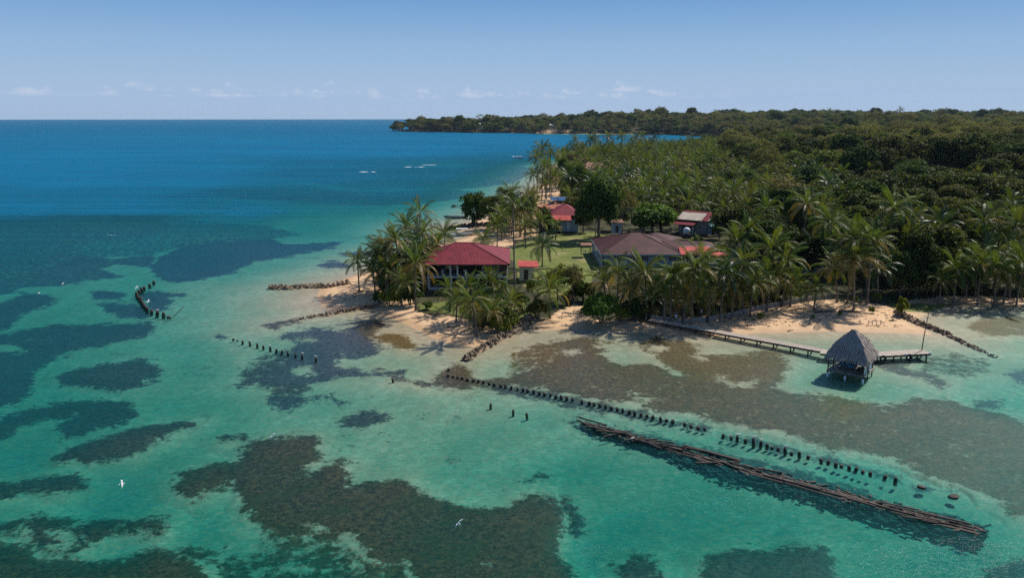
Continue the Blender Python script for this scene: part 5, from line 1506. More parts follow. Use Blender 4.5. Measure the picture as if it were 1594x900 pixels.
# shrubs
SHR = {}
for kn, (k, Rr, Hc, nc, per, lf, mt) in enumerate((('low', 1.2, .9, 9, 90, .17, 'mid'), ('bright', 2.9, 1.9, 26, 120, .24, 'bright'), ('leafy', 1.5, 1.1, 10, 60, .24, 'yellow'), ('dark', 1.6, 1.2, 11, 90, .2, 'dark'), ('brush', 1.8, 1.0, 12, 60, .16, 'russet'))):
    vs = []
    for v in range(2):
        V, C = crown_quads(90 + kn * 5 + v, Rr, Hc, nc, per, lf, low=-.1, cr=(.3, .46))
        V = V + np.array([0, 0, Hc * .62])
        mb = MB(); g = random.Random(v + kn)
        for i in range(min(7, len(C))):
            e = Vector(C[i]) + Vector((0, 0, Hc * .6))
            mb.tube([(g.uniform(-.1, .1), g.uniform(-.1, .1), -.3), e * .5 + Vector((0, 0, .05)), e], [.06, .04, .015], 5, cap=False)
        me = mb.mesh('stems'); me.materials.append(M['bark'])
        vs.append((quads_mesh('foliage', V, [ML[mt]]), me))
    SHR[k] = vs


# ------------------------------------------------------------------ palms
def frond_quads(th0, droop, L=4.3, n=26, seed=0, twist=0.0, wilt=.35):
    """one pinnate leaf growing along +X from the origin"""
    g = np.random.default_rng(seed)
    m = 14
    pts = [np.zeros(3)]
    for i in range(m):
        s = (i + .5) / m
        a = th0 - droop * s ** 1.25
        pts.append(pts[-1] + np.array([math.cos(a), 0, math.sin(a)]) * L / m)
    pts = np.array(pts)

    def at(s):
        q = s * m; i = min(int(q), m - 1); f = q - i
        p = pts[i] * (1 - f) + pts[i + 1] * f
        t = unit((pts[i + 1] - pts[i])[None])[0]
        return p, t
    out = []
    for i in range(m):                                   # rachis
        w = .055 * (1 - i / m) + .012; w2 = .055 * (1 - (i + 1) / m) + .010
        out.append([pts[i] + [0, w, 0], pts[i] - [0, w, 0], pts[i + 1] - [0, w2, 0], pts[i + 1] + [0, w2, 0]])
    for i in range(n):
        s = .16 + .84 * i / (n - 1)
        p, t = at(min(s, .999))
        prof = .30 + .70 * math.sin(min(1, (s - .1) / .55) * pi / 2) if s < .65 else 1.0 - .55 * ((s - .65) / .35) ** 1.6
        ll = .98 * prof * g.uniform(.88, 1.08)
        up = np.array([-t[2], 0, t[0]])
        for sd in (-1, 1):
            side = np.array([0, sd, 0])
            fw = .55 + .5 * s
            d1 = unit((side * 1.0 + t * fw + up * .30 + g.normal(size=3) * .07)[None])[0]
            d2 = unit((side * .65 + t * (fw * .9) + np.array([0, 0, -1]) * (wilt + .75) + g.normal(size=3) * .07)[None])[0]
            mid = p + d1 * ll * .5; tip = mid + d2 * ll * .55
            w = t * .058 * (1.15 - .3 * s)
            out.append([p - w * .6, p + w * .6, mid + w, mid - w])
            out.append([mid - w, mid + w, tip + w * .12, tip - w * .12])
    return np.array(out)


FR = []          # (mesh by material)
FSPEC = [(1.25, .55), (1.0, .95), (.72, 1.25), (.42, 1.45), (.10, 1.45), (-.35, 1.15)]
FQ = [[frond_quads(a, b, seed=i * 3 + v, wilt=.2 + .12 * i) for v in range(2)] for i, (a, b) in enumerate(FSPEC)]


def frond_meshes(mat):
    return [[quads_mesh('frond', q, [ML[mat]]) for q in row] for row in FQ]


FM = {k: frond_meshes(k) for k in ('frond', 'frond_old', 'frond_dark', 'frond_dry')}


def palm_trunks():
    out = []
    for v in range(5):
        g = random.Random(v + 40); lx, ly = g.uniform(-.9, .9), g.uniform(-.6, .6)
        pts, rad = [], []
        for i in range(9):
            s = i / 8
            pts.append((lx * (s ** 1.6), ly * (s ** 1.4), s)); rad.append((.26 if i == 0 else .155 - .06 * s) * (1 + .0 * i))
        mb = MB()
        # rings: slightly stepped scars
        mb.tube([(p[0], p[1], p[2] if i else -.06) for i, p in enumerate(pts)], rad, 8)
        me = mb.mesh('trunk'); me.materials.append(M['trunk'])
        out.append((me, (lx, ly)))
    return out


PT = palm_trunks()
nut_mb = MB()
for k in range(9):
    a = k * 2.4; nut_mb.tube([(.28 * cos(a), .28 * sin(a), -.35 - .05 * (k % 3)), (.3 * cos(a), .3 * sin(a), -.22), (.26 * cos(a), .26 * sin(a), -.06)], [.05, .13, .05], 6)
NUTS = nut_mb.mesh('coconuts'); NUTS.materials.append(pmat('coconut_husk', (.12, .13, .03), (.26, .20, .06), 5, .6, .2))


def angles(g, nf, lo=0):
    for k in range(nf):
        s = k / max(nf - 1, 1)
        yield k * 2.39996 + g.uniform(-.2, .2), min(5, max(lo, int(s ** .85 * 5.6 + g.uniform(-.4, .6))))


def near_palm(x, y, h, label, size=1.0, nf=20, mat='frond', old=.12, group='coconut palms near the beach', dry=0.0, seed=None, cat='palm'):
    g = random.Random(seed if seed is not None else int(x * 31 + y * 17))
    z = gz(x, y)
    t = thing('coconut_palm', label, cat, (x, y, z), g.uniform(0, 6.28), group)
    me, (lx, ly) = g.choice(PT)
    o = bpy.data.objects.new('trunk', me); COL.objects.link(o); o.parent = t; o.scale = (1, 1, h)
    top = Vector((lx, ly, h))
    for a, i in angles(g, nf):
        mk = mat
        if i >= 3 and g.random() < old * 2.2: mk = 'frond_old'
        if i >= 4 and g.random() < dry: mk = 'frond_dry'
        f = bpy.data.objects.new('frond', FM[mk][i][g.randrange(2)]); COL.objects.link(f); f.parent = t
        f.location = top + Vector((cos(a), sin(a), 0)) * .08
        s = size * g.uniform(.85, 1.1)
        f.scale = (s, s * g.uniform(.85, 1.1), s)
        f.rotation_euler = (g.uniform(-.3, .3), g.uniform(-.12, .12), a)
    if h > 2.5 and dry < .5:
        f = bpy.data.objects.new('coconuts', NUTS); COL.objects.link(f); f.parent = t; f.location = top
    return t


# joined crowns for palms deeper in the grove
def crown_joined(seed, mat, nf=22, n=None):
    g = random.Random(seed); Q = []
    for a, i in angles(g, nf):
        q = FQ[i][g.randrange(2)].copy()
        s = g.uniform(.85, 1.1); b = g.uniform(-.3, .3)
        Rm = np.array(Euler((b, 0, a)).to_matrix())
        Q.append((q * s) @ Rm.T)
    return quads_mesh('crown', np.concatenate(Q), [ML[mat]])


PC = [crown_joined(i, 'frond') for i in range(4)] + [crown_joined(8, 'frond_dark'), crown_joined(9, 'frond_old', 14)]


def far_palm(x, y, h, label, group, s=1.0, g=random):
    z = gz(x, y)
    t = thing('coconut_palm', label, 'palm', (x, y, z), g.uniform(0, 6.28), group)
    me, (lx, ly) = g.choice(PT)
    o = bpy.data.objects.new('trunk', me); COL.objects.link(o); o.parent = t; o.scale = (1.2, 1.2, h)
    c = bpy.data.objects.new('crown', PC[g.choices(range(6), (5, 5, 5, 5, 4, .7))[0]]); COL.objects.link(c); c.parent = t
    c.location = (lx * 1.2, ly * 1.2, h); c.scale = (s,) * 3; c.rotation_euler = (g.uniform(-.1, .1), g.uniform(-.1, .1), g.uniform(0, 6))
    return t


def tree(kind, x, y, s, label, group=None, cat='tree', name='broadleaf_tree', g=random, sz=None):
    t = thing(name, label, cat, (x, y, gz(x, y) - .05), g.uniform(0, 6.28), group)
    cm, tm = g.choice(TREE[kind])
    for nm, me in (('trunk', tm), ('crown', cm)):
        o = bpy.data.objects.new(nm, me); COL.objects.link(o); o.parent = t; o.scale = (s, s, sz or s)
    return t


def shrub(kind, x, y, s, label, group=None, g=random, sz=None):
    t = thing('shrub', label, 'shrub', (x, y, gz(x, y) - .03), g.uniform(0, 6.28), group)
    cm, tm = g.choice(SHR[kind])
    for nm, me in (('stems', tm), ('foliage', cm)):
        o = bpy.data.objects.new(nm, me); COL.objects.link(o); o.parent = t; o.scale = (s, s, sz or s)
    return t


# ------------------------------------------------------------------ surveyed palms: crown px, crown py, base py, size, style, label
P_NEAR = [
    (561, 408, 450, .72, 'g', 'leftmost coconut palm on the point, small, over the outer beach'),
    (581, 418, 456, .70, 'g', 'small coconut palm second from the left on the point, leaning over sand'),
    (603, 420, 462, .75, 'g', 'small green palm third from the left on the point'),
    (590, 396, 448, .9, 'g', 'palm rising behind the small ones at the left of the point'),
    (606, 384, 450, .95, 'g', 'dark green palm at the seaward side of the point cluster'),
    (621, 375, 455, .95, 'y', 'palm with orange yellow hanging fronds in the middle of the point cluster'),
    (632, 352, 430, .9, 'g', 'upright palm behind the yellow palm of the point cluster'),
    (650, 331, 420, .92, 'd', 'tallest ragged half dry palm on the point, its trunk bare'),
    (664, 363, 425, .95, 'g', 'palm just right of the ragged tall palm on the point'),
    (690, 366, 402, 1.0, 'g', 'broad palm behind the left corner of the crimson roof'),
    (676, 380, 412, .85, 'g', 'low palm tucked against the crimson roof at its back left corner'),
    (641, 388, 452, .95, 'k', 'dark palm in the heart of the point cluster'),
    (649, 412, 478, 1.12, 'y', 'big palm with pale arching fronds at the front left corner of the crimson roofed house'),
    (622, 440, 470, .82, 'g', 'low palm left of the big corner palm, over dark shrubs'),
    (598, 405, 452, .8, 'k', 'small dark palm between the left palms of the point'),
    (697, 452, 482, .78, 'g', 'small palm before the left veranda bay of the crimson roofed house'),
    (712, 468, 497, .7, 'g', 'small palm on the grass edge below the left veranda'),
    (729, 448, 492, .8, 'g', 'palm before the middle veranda bay of the crimson roofed house'),
    (744, 466, 516, .95, 'g', 'palm on the sand in front of the crimson roofed house, nearest the water'),
    (757, 440, 490, .85, 'g', 'palm before the window of the crimson roofed house'),
    (783, 452, 492, .9, 'g', 'palm at the front right corner of the crimson roofed house'),
    (769, 484, 510, .85, 'y', 'low yellowish palm above the shrubs of the rubble wall'),
    (800, 472, 500, .85, 'g', 'low palm between the corner palm and the garden shrubs'),
    (735, 480, 505, .7, 'g', 'small palm left of the sand palm in front of the house'),
    (846, 383, 416, 1.0, 'k', 'dark rounded palm standing alone on the lawn between the two red houses'),
    (853, 452, 490, .95, 'g', 'palm at the head of the sandy path beside the yellow flowering tree'),
    (803, 317, 456, .55, 't', 'very tall thin palm with a tiny crown rising past the crimson roof'),
    (941, 440, 478, .85, 'y', 'yellow tinged low palm at the front left corner of the maroon roofed house'),
    (962, 424, 487, .95, 'g', 'first tall palm of the beach row, by the large bright shrub'),
    (985, 446, 490, .8, 'y', 'yellowing palm second in the beach row'),
    (1008, 426, 494, .98, 'g', 'third palm of the beach row, before the blue window'),
    (1031, 448, 496, .85, 'g', 'palm over the start of the pier'),
    (1045, 432, 498, .95, 'g', 'tall palm just right of the start of the pier'),
    (1062, 452, 498, .85, 'y', 'palm with orange old fronds behind the person on the pier'),
    (1078, 418, 499, 1.0, 'g', 'palm with its crown against the front edge of the maroon roof'),
    (1100, 440, 497, .95, 'g', 'palm right behind the person at the seawall'),
    (1096, 400, 462, .95, 'g', 'palm rising before the coral lean-to roof, left one'),
    (1118, 425, 494, 1.0, 'k', 'dark palm below the tip of the coral lean-to roof'),
    (1140, 447, 492, .9, 'y', 'low golden palm in the right half of the beach row'),
    (1152, 412, 484, 1.0, 'g', 'palm just right of the coral lean-to roof'),
    (1170, 440, 488, .95, 'g', 'palm by the seawall right of the golden one'),
    (1188, 388, 470, 1.05, 'g', 'tall palm high over the right part of the beach row'),
    (1196, 432, 480, .95, 'y', 'palm with yellow skirt at the right of the beach row'),
    (1215, 405, 474, 1.05, 'g', 'wide palm second from the right end of the beach row'),
    (1232, 440, 474, .9, 'g', 'palm at the right end of the beach row, over the wall'),
    (1264, 449, 479, .72, 'g', 'short bright palm alone at the end of the seawall'),
    (1331, 405, 479, 1.25, 'y', 'biggest palm of the main beach with a golden skirt of old fronds'),
    (1316, 374, 470, 1.15, 'g', 'tall palm behind the biggest beach palm, left'),
    (1352, 378, 470, 1.15, 'g', 'tall palm behind the biggest beach palm, right'),
    (1300, 420, 468, .95, 'g', 'palm at the left side of the biggest beach palm'),
    (1368, 420, 465, .95, 'k', 'dark palm at the right side of the biggest beach palm'),
    (1377, 325, 440, 1.15, 'g', 'tall palm standing before the dark domed trees'),
    (1487, 420, 466, 1.0, 'g', 'palm at the left of the right bay shore'),
    (1519, 412, 467, 1.0, 'g', 'palm in the middle of the right bay shore'),
    (1550, 418, 468, 1.0, 'g', 'palm with pale trunk on the right bay shore'),
    (1580, 410, 468, 1.05, 'g', 'palm at the right edge of the bay shore'),
    (1465, 438, 466, .8, 'g', 'low palm where the bay shore begins'),
    (1519, 345, 430, 1.15, 'g', 'tall palm above the brown brush on the right'),
    (1573, 352, 436, 1.2, 'g', 'tall palm at the right edge above the brown brush'),
    (1452, 352, 432, 1.0, 'k', 'dark palm left of the brown brush'),
    (1250, 318, 410, 1.1, 'y', 'tall palm with tawny hanging fronds deep in the grove'),
    (1140, 376, 430, 1.0, 'g', 'palm right of the turquoise shed'),
    (1165, 360, 425, 1.0, 'g', 'palm among the grove right of the turquoise shed'),
    (1285, 350, 440, 1.1, 'g', 'palm above the pale blue cottage'),
    (783, 338, 372, .9, 'g', 'palm beside the sandy spit behind the crimson roofed house'),
    (771, 352, 382, .85, 'g', 'low palm over the beached boats'),
    (760, 372, 392, .8, 'g', 'short palm on the sand behind the crimson roof'),
    (797, 300, 345, 1.0, 'g', 'palm with its head against the sea above the sandy spit'),
    (812, 328, 366, .95, 'y', 'golden palm right of the thin tall one'),
    (836, 345, 378, .9, 'g', 'palm left of the red house with the solar panels'),
    (820, 350, 380, .8, 'g', 'low palm on the sandy track'),
    (862, 352, 374, .6, 'g', 'small palm in front of the porch with the coral roof'),
    (846, 232, 305, 1.15, 'g', 'tallest palm of the clump by the far beach, its head against the sea'),
    (833, 246, 308, 1.1, 'g', 'left palm of the tall clump by the far beach'),
    (858, 240, 304, 1.1, 'g', 'right palm of the tall clump by the far beach'),
    (840, 262, 310, 1.1, 'g', 'middle palm of the tall clump by the far beach'),
    (852, 258, 306, 1.1, 'y', 'golden palm inside the tall clump by the far beach'),
    (829, 272, 312, 1.0, 'g', 'lower left palm of the tall clump by the far beach'),
    (860, 276, 308, 1.0, 'y', 'lower right golden palm of the tall clump by the far beach'),
    (845, 286, 314, .95, 'g', 'lowest palm of the tall clump by the far beach'),
    (897, 219, 262, 1.15, 'g', 'leftmost palm standing against the bay beyond the far beach'),
    (914, 217, 260, 1.2, 'g', 'second palm from the left against the bay'),
    (929, 216, 260, 1.15, 'g', 'third palm from the left against the bay'),
    (941, 213, 258, 1.2, 'g', 'slim palm in the middle of those against the bay'),
    (967, 212, 256, 1.25, 'g', 'palm with broad head against the bay, right of the slim one'),
    (985, 216, 258, 1.2, 'g', 'palm right of the broad headed one against the bay'),
    (1000, 214, 256, 1.2, 'g', 'palm near the right end of those against the bay'),
    (1014, 216, 255, 1.2, 'k', 'rightmost dark palm against the bay'),
]


def survey_palms():
    for i, (cx, cy, by, s, st, lab) in enumerate(P_NEAR):
        b = G(cx + (3 if i % 2 else -2), by, 1.0)
        h = ZAT(cy, b.y) - gz(b.x, b.y)
        h = max(h, 1.3)
        mat = {'k': 'frond_dark'}.get(st, 'frond')
        if st == 't': near_palm(b.x, b.y, h, lab, s, 13, 'frond_dark', .1, None, seed=i)
        elif st == 'd': near_palm(b.x, b.y, h, lab, s, 15, 'frond', .3, None, dry=.95, seed=i)
        else: near_palm(b.x, b.y, h, lab, s * (.86 if 690 < cx < 810 and cy > 430 else 1.0), 25, mat, {'y': .45, 'g': .09, 'k': .02}[st], 'coconut palms near the beach', seed=i)


survey_palms()


def zone_fill():
    """fill the palm thickets of the point and of the far beach"""
    g = random.Random(404)
    for poly, n, hs, ss, lab, grp in (
            ([(585, 440), (640, 405), (680, 395), (668, 440), (655, 462), (625, 468), (596, 462)], 13, (2.2, 5.2), (.7, .9), 'palm inside the dense thicket on the point', 'palms in the thicket of the point'),
            ([(775, 350), (800, 330), (835, 325), (845, 345), (835, 372), (800, 378), (775, 376)], 20, (3.0, 7.5), (.75, .98), 'palm in the loose grove behind the sandy spit', 'palms in the grove behind the spit'),
            ([(700, 478), (800, 476), (806, 502), (780, 512), (735, 505)], 5, (1.2, 2.4), (.5, .65), 'young low palm among the front garden palms', 'young palms in the front garden'),
            ([(950, 468), (1240, 458), (1240, 478), (1060, 494), (1000, 492)], 24, (1.6, 4.6), (.7, .9), 'palm in the second rank of the beach row', 'palms in the second rank of the beach row'),
            ([(842, 288), (866, 278), (868, 300), (850, 312)], 5, (4, 8), (.9, 1.05), 'palm at the foot of the tall clump by the far beach', 'palms at the foot of the tall clump'),
            ([(1400, 464), (1600, 466), (1700, 466), (1700, 440), (1420, 440)], 14, (3.5, 7), (.85, 1.05), 'palm in the dark belt behind the right bay shore', 'palms of the belt behind the bay shore')):
        q = np.array(poly); k = 0; tries = 0; got = []
        while k < n and tries < 3000:
            tries += 1
            px, py = g.uniform(q[:, 0].min(), q[:, 0].max()), g.uniform(q[:, 1].min(), q[:, 1].max())
            if sdf([[px, py]], poly)[0] < 0: continue
            b = G(px, py, 1.0)
            if any((b.x - u) ** 2 + (b.y - v) ** 2 < 3.2 for u, v in got): continue
            if terrain([b.x], [b.y])[1][0] < 1: continue
            got.append((b.x, b.y)); k += 1
            near_palm(b.x, b.y, g.uniform(*hs), lab, g.uniform(*ss), 19, g.choice(('frond', 'frond', 'frond_dark')), g.uniform(.05, .4), grp, seed=k * 7 + n)


zone_fill()

# ------------------------------------------------------------------ surveyed trees and shrubs: kind, crown px, top py, base py, width px
T_NEAR = [
    ('mid', 775, 325, 366, 34, 'leafy tree over the beached boats'),
    ('olive', 840, 322, 352, 30, 'olive tree between the sandy track and the ochre side roof'),
    ('mid', 860, 338, 372, 24, 'leafy garden tree covering the front of the coral porch roof'),
    ('dense', 908, 318, 362, 34, 'dark leafy tree at the right wall of the house with solar panels'),
    ('mid', 800, 312, 352, 38, 'leafy tree in the middle of the spit grove'),
    ('olive', 785, 290, 345, 40, 'tall olive tree at the seaward side of the spit grove'),
    ('mid', 818, 300, 356, 34, 'leafy tree beside the utility pole'),
    ('almond', 602, 410, 460, 34, 'dark tree at the left inside the point thicket'),
    ('dense', 1175, 420, 462, 50, 'dark shade tree behind the right part of the beach row'),
    ('dense', 1080, 425, 465, 50, 'dark shade tree behind the middle of the beach row'),
    ('dense', 1505, 395, 452, 60, 'dark leafy tree behind the bay shore palms, left'),
    ('dense', 1570, 400, 456, 60, 'dark leafy tree behind the bay shore palms, right'),
    ('round', 1015, 313, 366, 76, 'round bright green mango tree behind the maroon roof'),
    ('almond', 737, 293, 352, 46, 'dark dense sea almond tree overhanging the spit behind the boats'),
    ('mid', 762, 300, 356, 40, 'mid green tree right of the dark tree on the spit'),
    ('dense', 932, 268, 374, 74, 'tall dark spreading tree with a thick trunk at the edge of the lawn'),
    ('olive', 968, 290, 366, 56, 'tall sparse tree right of the dark spreading tree'),
    ('mid', 893, 300, 350, 44, 'leafy tree hiding the right side of the house with solar panels'),
    ('mid', 845, 318, 360, 26, 'small rounded tree before the ochre side roof'),
    ('mid', 900, 250, 318, 44, 'tree above the red house with solar panels'),
    ('russet', 893, 236, 285, 34, 'greyish brown leafless looking tree near the far beach'),
    ('dense', 876, 242, 292, 20, 'small dark tree beside a pale trunk near the far beach'),
    ('yellow', 868, 408, 470, 60, 'yellow flowering garden tree between the two big red roofs'),
    ('olive', 892, 412, 474, 44, 'leafy garden tree right of the yellow flowering one'),
    ('yellow', 832, 425, 482, 34, 'green garden tree left of the yellow flowering one'),
    ('umbrella', 1400, 262, 350, 130, 'wide dark domed tree on the right, left dome'),
    ('umbrella', 1475, 262, 352, 130, 'wide dark domed tree on the right, middle dome'),
    ('umbrella', 1555, 272, 356, 130, 'wide dark domed tree on the right, right dome'),
    ('dense', 1362, 278, 352, 70, 'dark tree at the left foot of the domed trees'),
    ('almond', 1425, 355, 462, 76, 'tall leafy sea almond tree behind the right beach'),
    ('dense', 1400, 385, 464, 50, 'dark tree right of the biggest beach palm'),
    ('mid', 1290, 345, 430, 54, 'green tree behind the pale blue cottage'),
    ('dense', 1255, 365, 440, 50, 'dark leafy tree left of the pale blue cottage'),
    ('dense', 1235, 295, 395, 52, 'dark tree deep in the grove left of the tawny palm'),
    ('almond', 620, 392, 462, 46, 'dark leafy tree filling the point cluster behind the palms'),
    ('almond', 650, 372, 440, 40, 'dark leafy tree between the palms left of the crimson roof'),
    ('mid', 672, 376, 425, 38, 'leafy tree touching the back left of the crimson roof'),
    ('mid', 1120, 318, 372, 36, 'mid green tree right of the cream panelled house'),
]
S_NEAR = [
    ('bright', 936, 462, 506, 70, 'large bright green sea grape shrub on the beach under the maroon roofed house'),
    ('dark', 990, 470, 502, 44, 'dark green shrub right of the large bright shrub'),
    ('leafy', 968, 478, 503, 26, 'small leafy shrub between the bright and the dark shrub'),
    ('leafy', 1404, 464, 492, 20, 'lone bright bush on the right beach'),
    ('leafy', 776, 492, 522, 34, 'leafy shrub at the garden corner above the rubble wall'),
    ('low', 790, 484, 516, 36, 'green shrub behind the rubble wall'),
    ('dark', 752, 494, 516, 30, 'dark shrub left of the rubble wall'),
    ('leafy', 606, 452, 478, 32, 'leafy shrub under the small palms of the point'),
    ('dark', 592, 456, 474, 26, 'dark shrub at the left foot of the point cluster'),
    ('dark', 640, 448, 476, 40, 'dark shrub at the foot of the big corner palm'),
    ('low', 663, 470, 482, 22, 'low plants on the grass before the left veranda post'),
    ('dark', 910, 440, 470, 40, 'dark hedge left of the yellow tinged palm'),
    ('brush', 882, 458, 476, 26, 'reddish shrub at the head of the sandy path'),
    ('low', 838, 470, 500, 40, 'green shrub right of the rubble wall head'),
    ('dark', 1020, 462, 488, 44, 'dark undergrowth behind the start of the pier'),
    ('low', 1075, 462, 484, 50, 'dark green undergrowth behind the person by the seawall'),
    ('dark', 1130, 456, 478, 46, 'dark undergrowth below the coral lean-to roof'),
    ('low', 1185, 450, 470, 46, 'low undergrowth behind the right part of the beach row'),
    ('dark', 1225, 446, 466, 40, 'dark undergrowth at the right end of the beach row'),
    ('low', 815, 458, 486, 36, 'shrub below the garden trees'),
    ('leafy', 900, 442, 466, 30, 'yellow green shrub beside the dark hedge'),
    ('brush', 1495, 370, 400, 60, 'dry brown brush patch on the right hillside, left part'),
    ('brush', 1540, 378, 412, 60, 'dry brown brush patch on the right hillside, right part'),
    ('brush', 1590, 250, 262, 34, 'dry pale brush by the clearing at the far right'),
    ('yellow', 0, 0, 0, 0, ''),
    ('low', 1105, 378, 398, 40, 'yellow green shrub before the turquoise shed'),
    ('leafy', 1085, 368, 388, 26, 'leafy shrub before the cream panelled house'),
    ('leafy', 1120, 382, 404, 34, 'yellow green thicket right of the maroon wing roof'),
    ('leafy', 1330, 460, 470, 12, 'tiny yellow plant on the sand behind the biggest beach palm'),
    ('leafy', 1366, 456, 470, 12, 'tiny bright plant right of the biggest beach palm'),
    ('leafy', 1184, 488, 497, 12, 'tiny bright seedling on the sand below the seawall'),
    ('leafy', 1357, 478, 488, 9, 'tiny seedling on the open sand left of the lone bush'),
    ('leafy', 1307, 484, 494, 7, 'tiny seedling on the open sand above the thatched hut'),
    ('leafy', 1265, 492, 500, 6, 'tiniest seedling on the open sand near the pier'),
]
TREE['yellow'] = []
for v in range(2):
    V, C = crown_quads(200 + v, 3.6, 2.8, 28, 95, .24, cr=(.2, .34))
    TREE['yellow'].append((quads_mesh('crown', V + np.array([0, 0, 3.6]), [ML['yellow']]), trunk_mesh('trunk', 3.6, .2, C, v)))
TK['yellow'] = dict(R_=3.6, Hc=2.8, h=3.6)


def survey_trees():
    g = random.Random(21)
    for kind, px, top, base, w, lab in T_NEAR:
        b = G(px, base, 1.5)
        gg = gz(b.x, b.y); b = G(px, base, gg)
        H = ZAT(top, b.y) - gg
        wd = w / F * (b.y * cp + 28 * sp_)
        k = TK[kind]
        s = wd / 2 / (k['R_'] * 1.12); sz = H / (k['h'] + k['Hc'] * 1.12)
        tree(kind, b.x, b.y, s, lab, None, g=g, sz=sz)
    rad = {'low': (1.2, .9), 'bright': (2.9, 1.9), 'leafy': (1.5, 1.1), 'dark': (1.6, 1.2), 'brush': (1.8, 1.0)}
    for kind, px, top, base, w, lab in S_NEAR:
        if not lab: continue
        b = G(px, base, 1.0); gg = gz(b.x, b.y); b = G(px, base, gg)
        H = ZAT(top, b.y) - gg; wd = w / F * (b.y * cp + 28 * sp_)
        r_, h_ = rad[kind]
        shrub(kind, b.x, b.y, wd / 2 / (r_ * 1.1), lab, None, g=g, sz=max(H / (h_ * 1.6), .2))


survey_trees()


# ------------------------------------------------------------------ forest: individuals in front, one stuff mass behind
FOREST = [(868, 262), (868, 300), (884, 338), (905, 358), (925, 358), (985, 364), (1045, 368), (1060, 366), (1118, 378), (1135, 392), (1160, 420), (1240, 440),
          (1300, 452), (1395, 460), (1594, 468), (2100, 468), (2100, 205), (1100, 205), (1080, 212), (1000, 219), (930, 231), (895, 242), (876, 252)]
HOUSES = [(38, 150, 0), (0, 145, 15), (26, 168, 16), (39, 165, 14), (14.5, 220, 12), (26.3, 199, 3.5), (48, 208, 8), (54, 203, 5), (43, 196, 2), (39.5, 392, 9), (59.6, 154, 5), (55, 157, 3)]


def place_ok(x, y, pts, dmin):
    for (a, b, r) in HOUSES:
        if (x - a) ** 2 + (y - b) ** 2 < r * r: return False
    # keep the lines of sight to the surveyed houses open a little
    for (a, b, dx, dy) in ((49, 208, 7, 16), (39.5, 390, 9, 26), (54, 203, 6, 12), (14.5, 212, 8, 20), (26.5, 199, 3, 14)):
        f = y / b
        if b - dy < y < b and abs(x - a * f) < dx * .8: return False
    i, j = int(x // dmin), int(y // dmin)
    for u in (-1, 0, 1):
        for v in (-1, 0, 1):
            for (p, q) in pts.get((i + u, j + v), ()):
                if (x - p) ** 2 + (y - q) ** 2 < dmin * dmin: return False
    pts.setdefault((i, j), []).append((x, y))
    return True


def kind_at(px, py, x, y, g):
    """mix of trees by zone of the wood"""
    if px < 1130 and py < 290: return g.choices(('palm', 'olive', 'mid', 'dense', 'russet'), (9, 1, 1, 1, .8))[0]
    if px > 1310 and 285 < py < 375: return g.choices(('umbrella', 'dense', 'palm', 'mid'), (3, 4, 1, 1))[0]
    if py >= 375: return g.choices(('palm', 'dense', 'mid'), (5, 4, 2))[0]
    if py > 268:
        if px > 1180: return g.choices(('palm', 'dense', 'mid', 'olive', 'loose'), (4, 2, 3, 2, 1.5))[0]
        return g.choices(('palm', 'dense', 'mid', 'olive'), (7, 2.2, 2, .7))[0]
    if px > 1120 or py < 240:
        n = vnoise(x, y, 90, 3)
        if n < .5: return g.choices(('olive', 'loose', 'russet', 'mid'), (5, 4, 1.5, 1))[0]
        return g.choices(('olive', 'loose', 'dense', 'mid', 'palm', 'umbrella'), (3, 2, 3, 3, 1.0, 1.4))[0]
    return g.choices(('palm', 'dense', 'mid', 'olive'), (5, 3, 3, 2))[0]


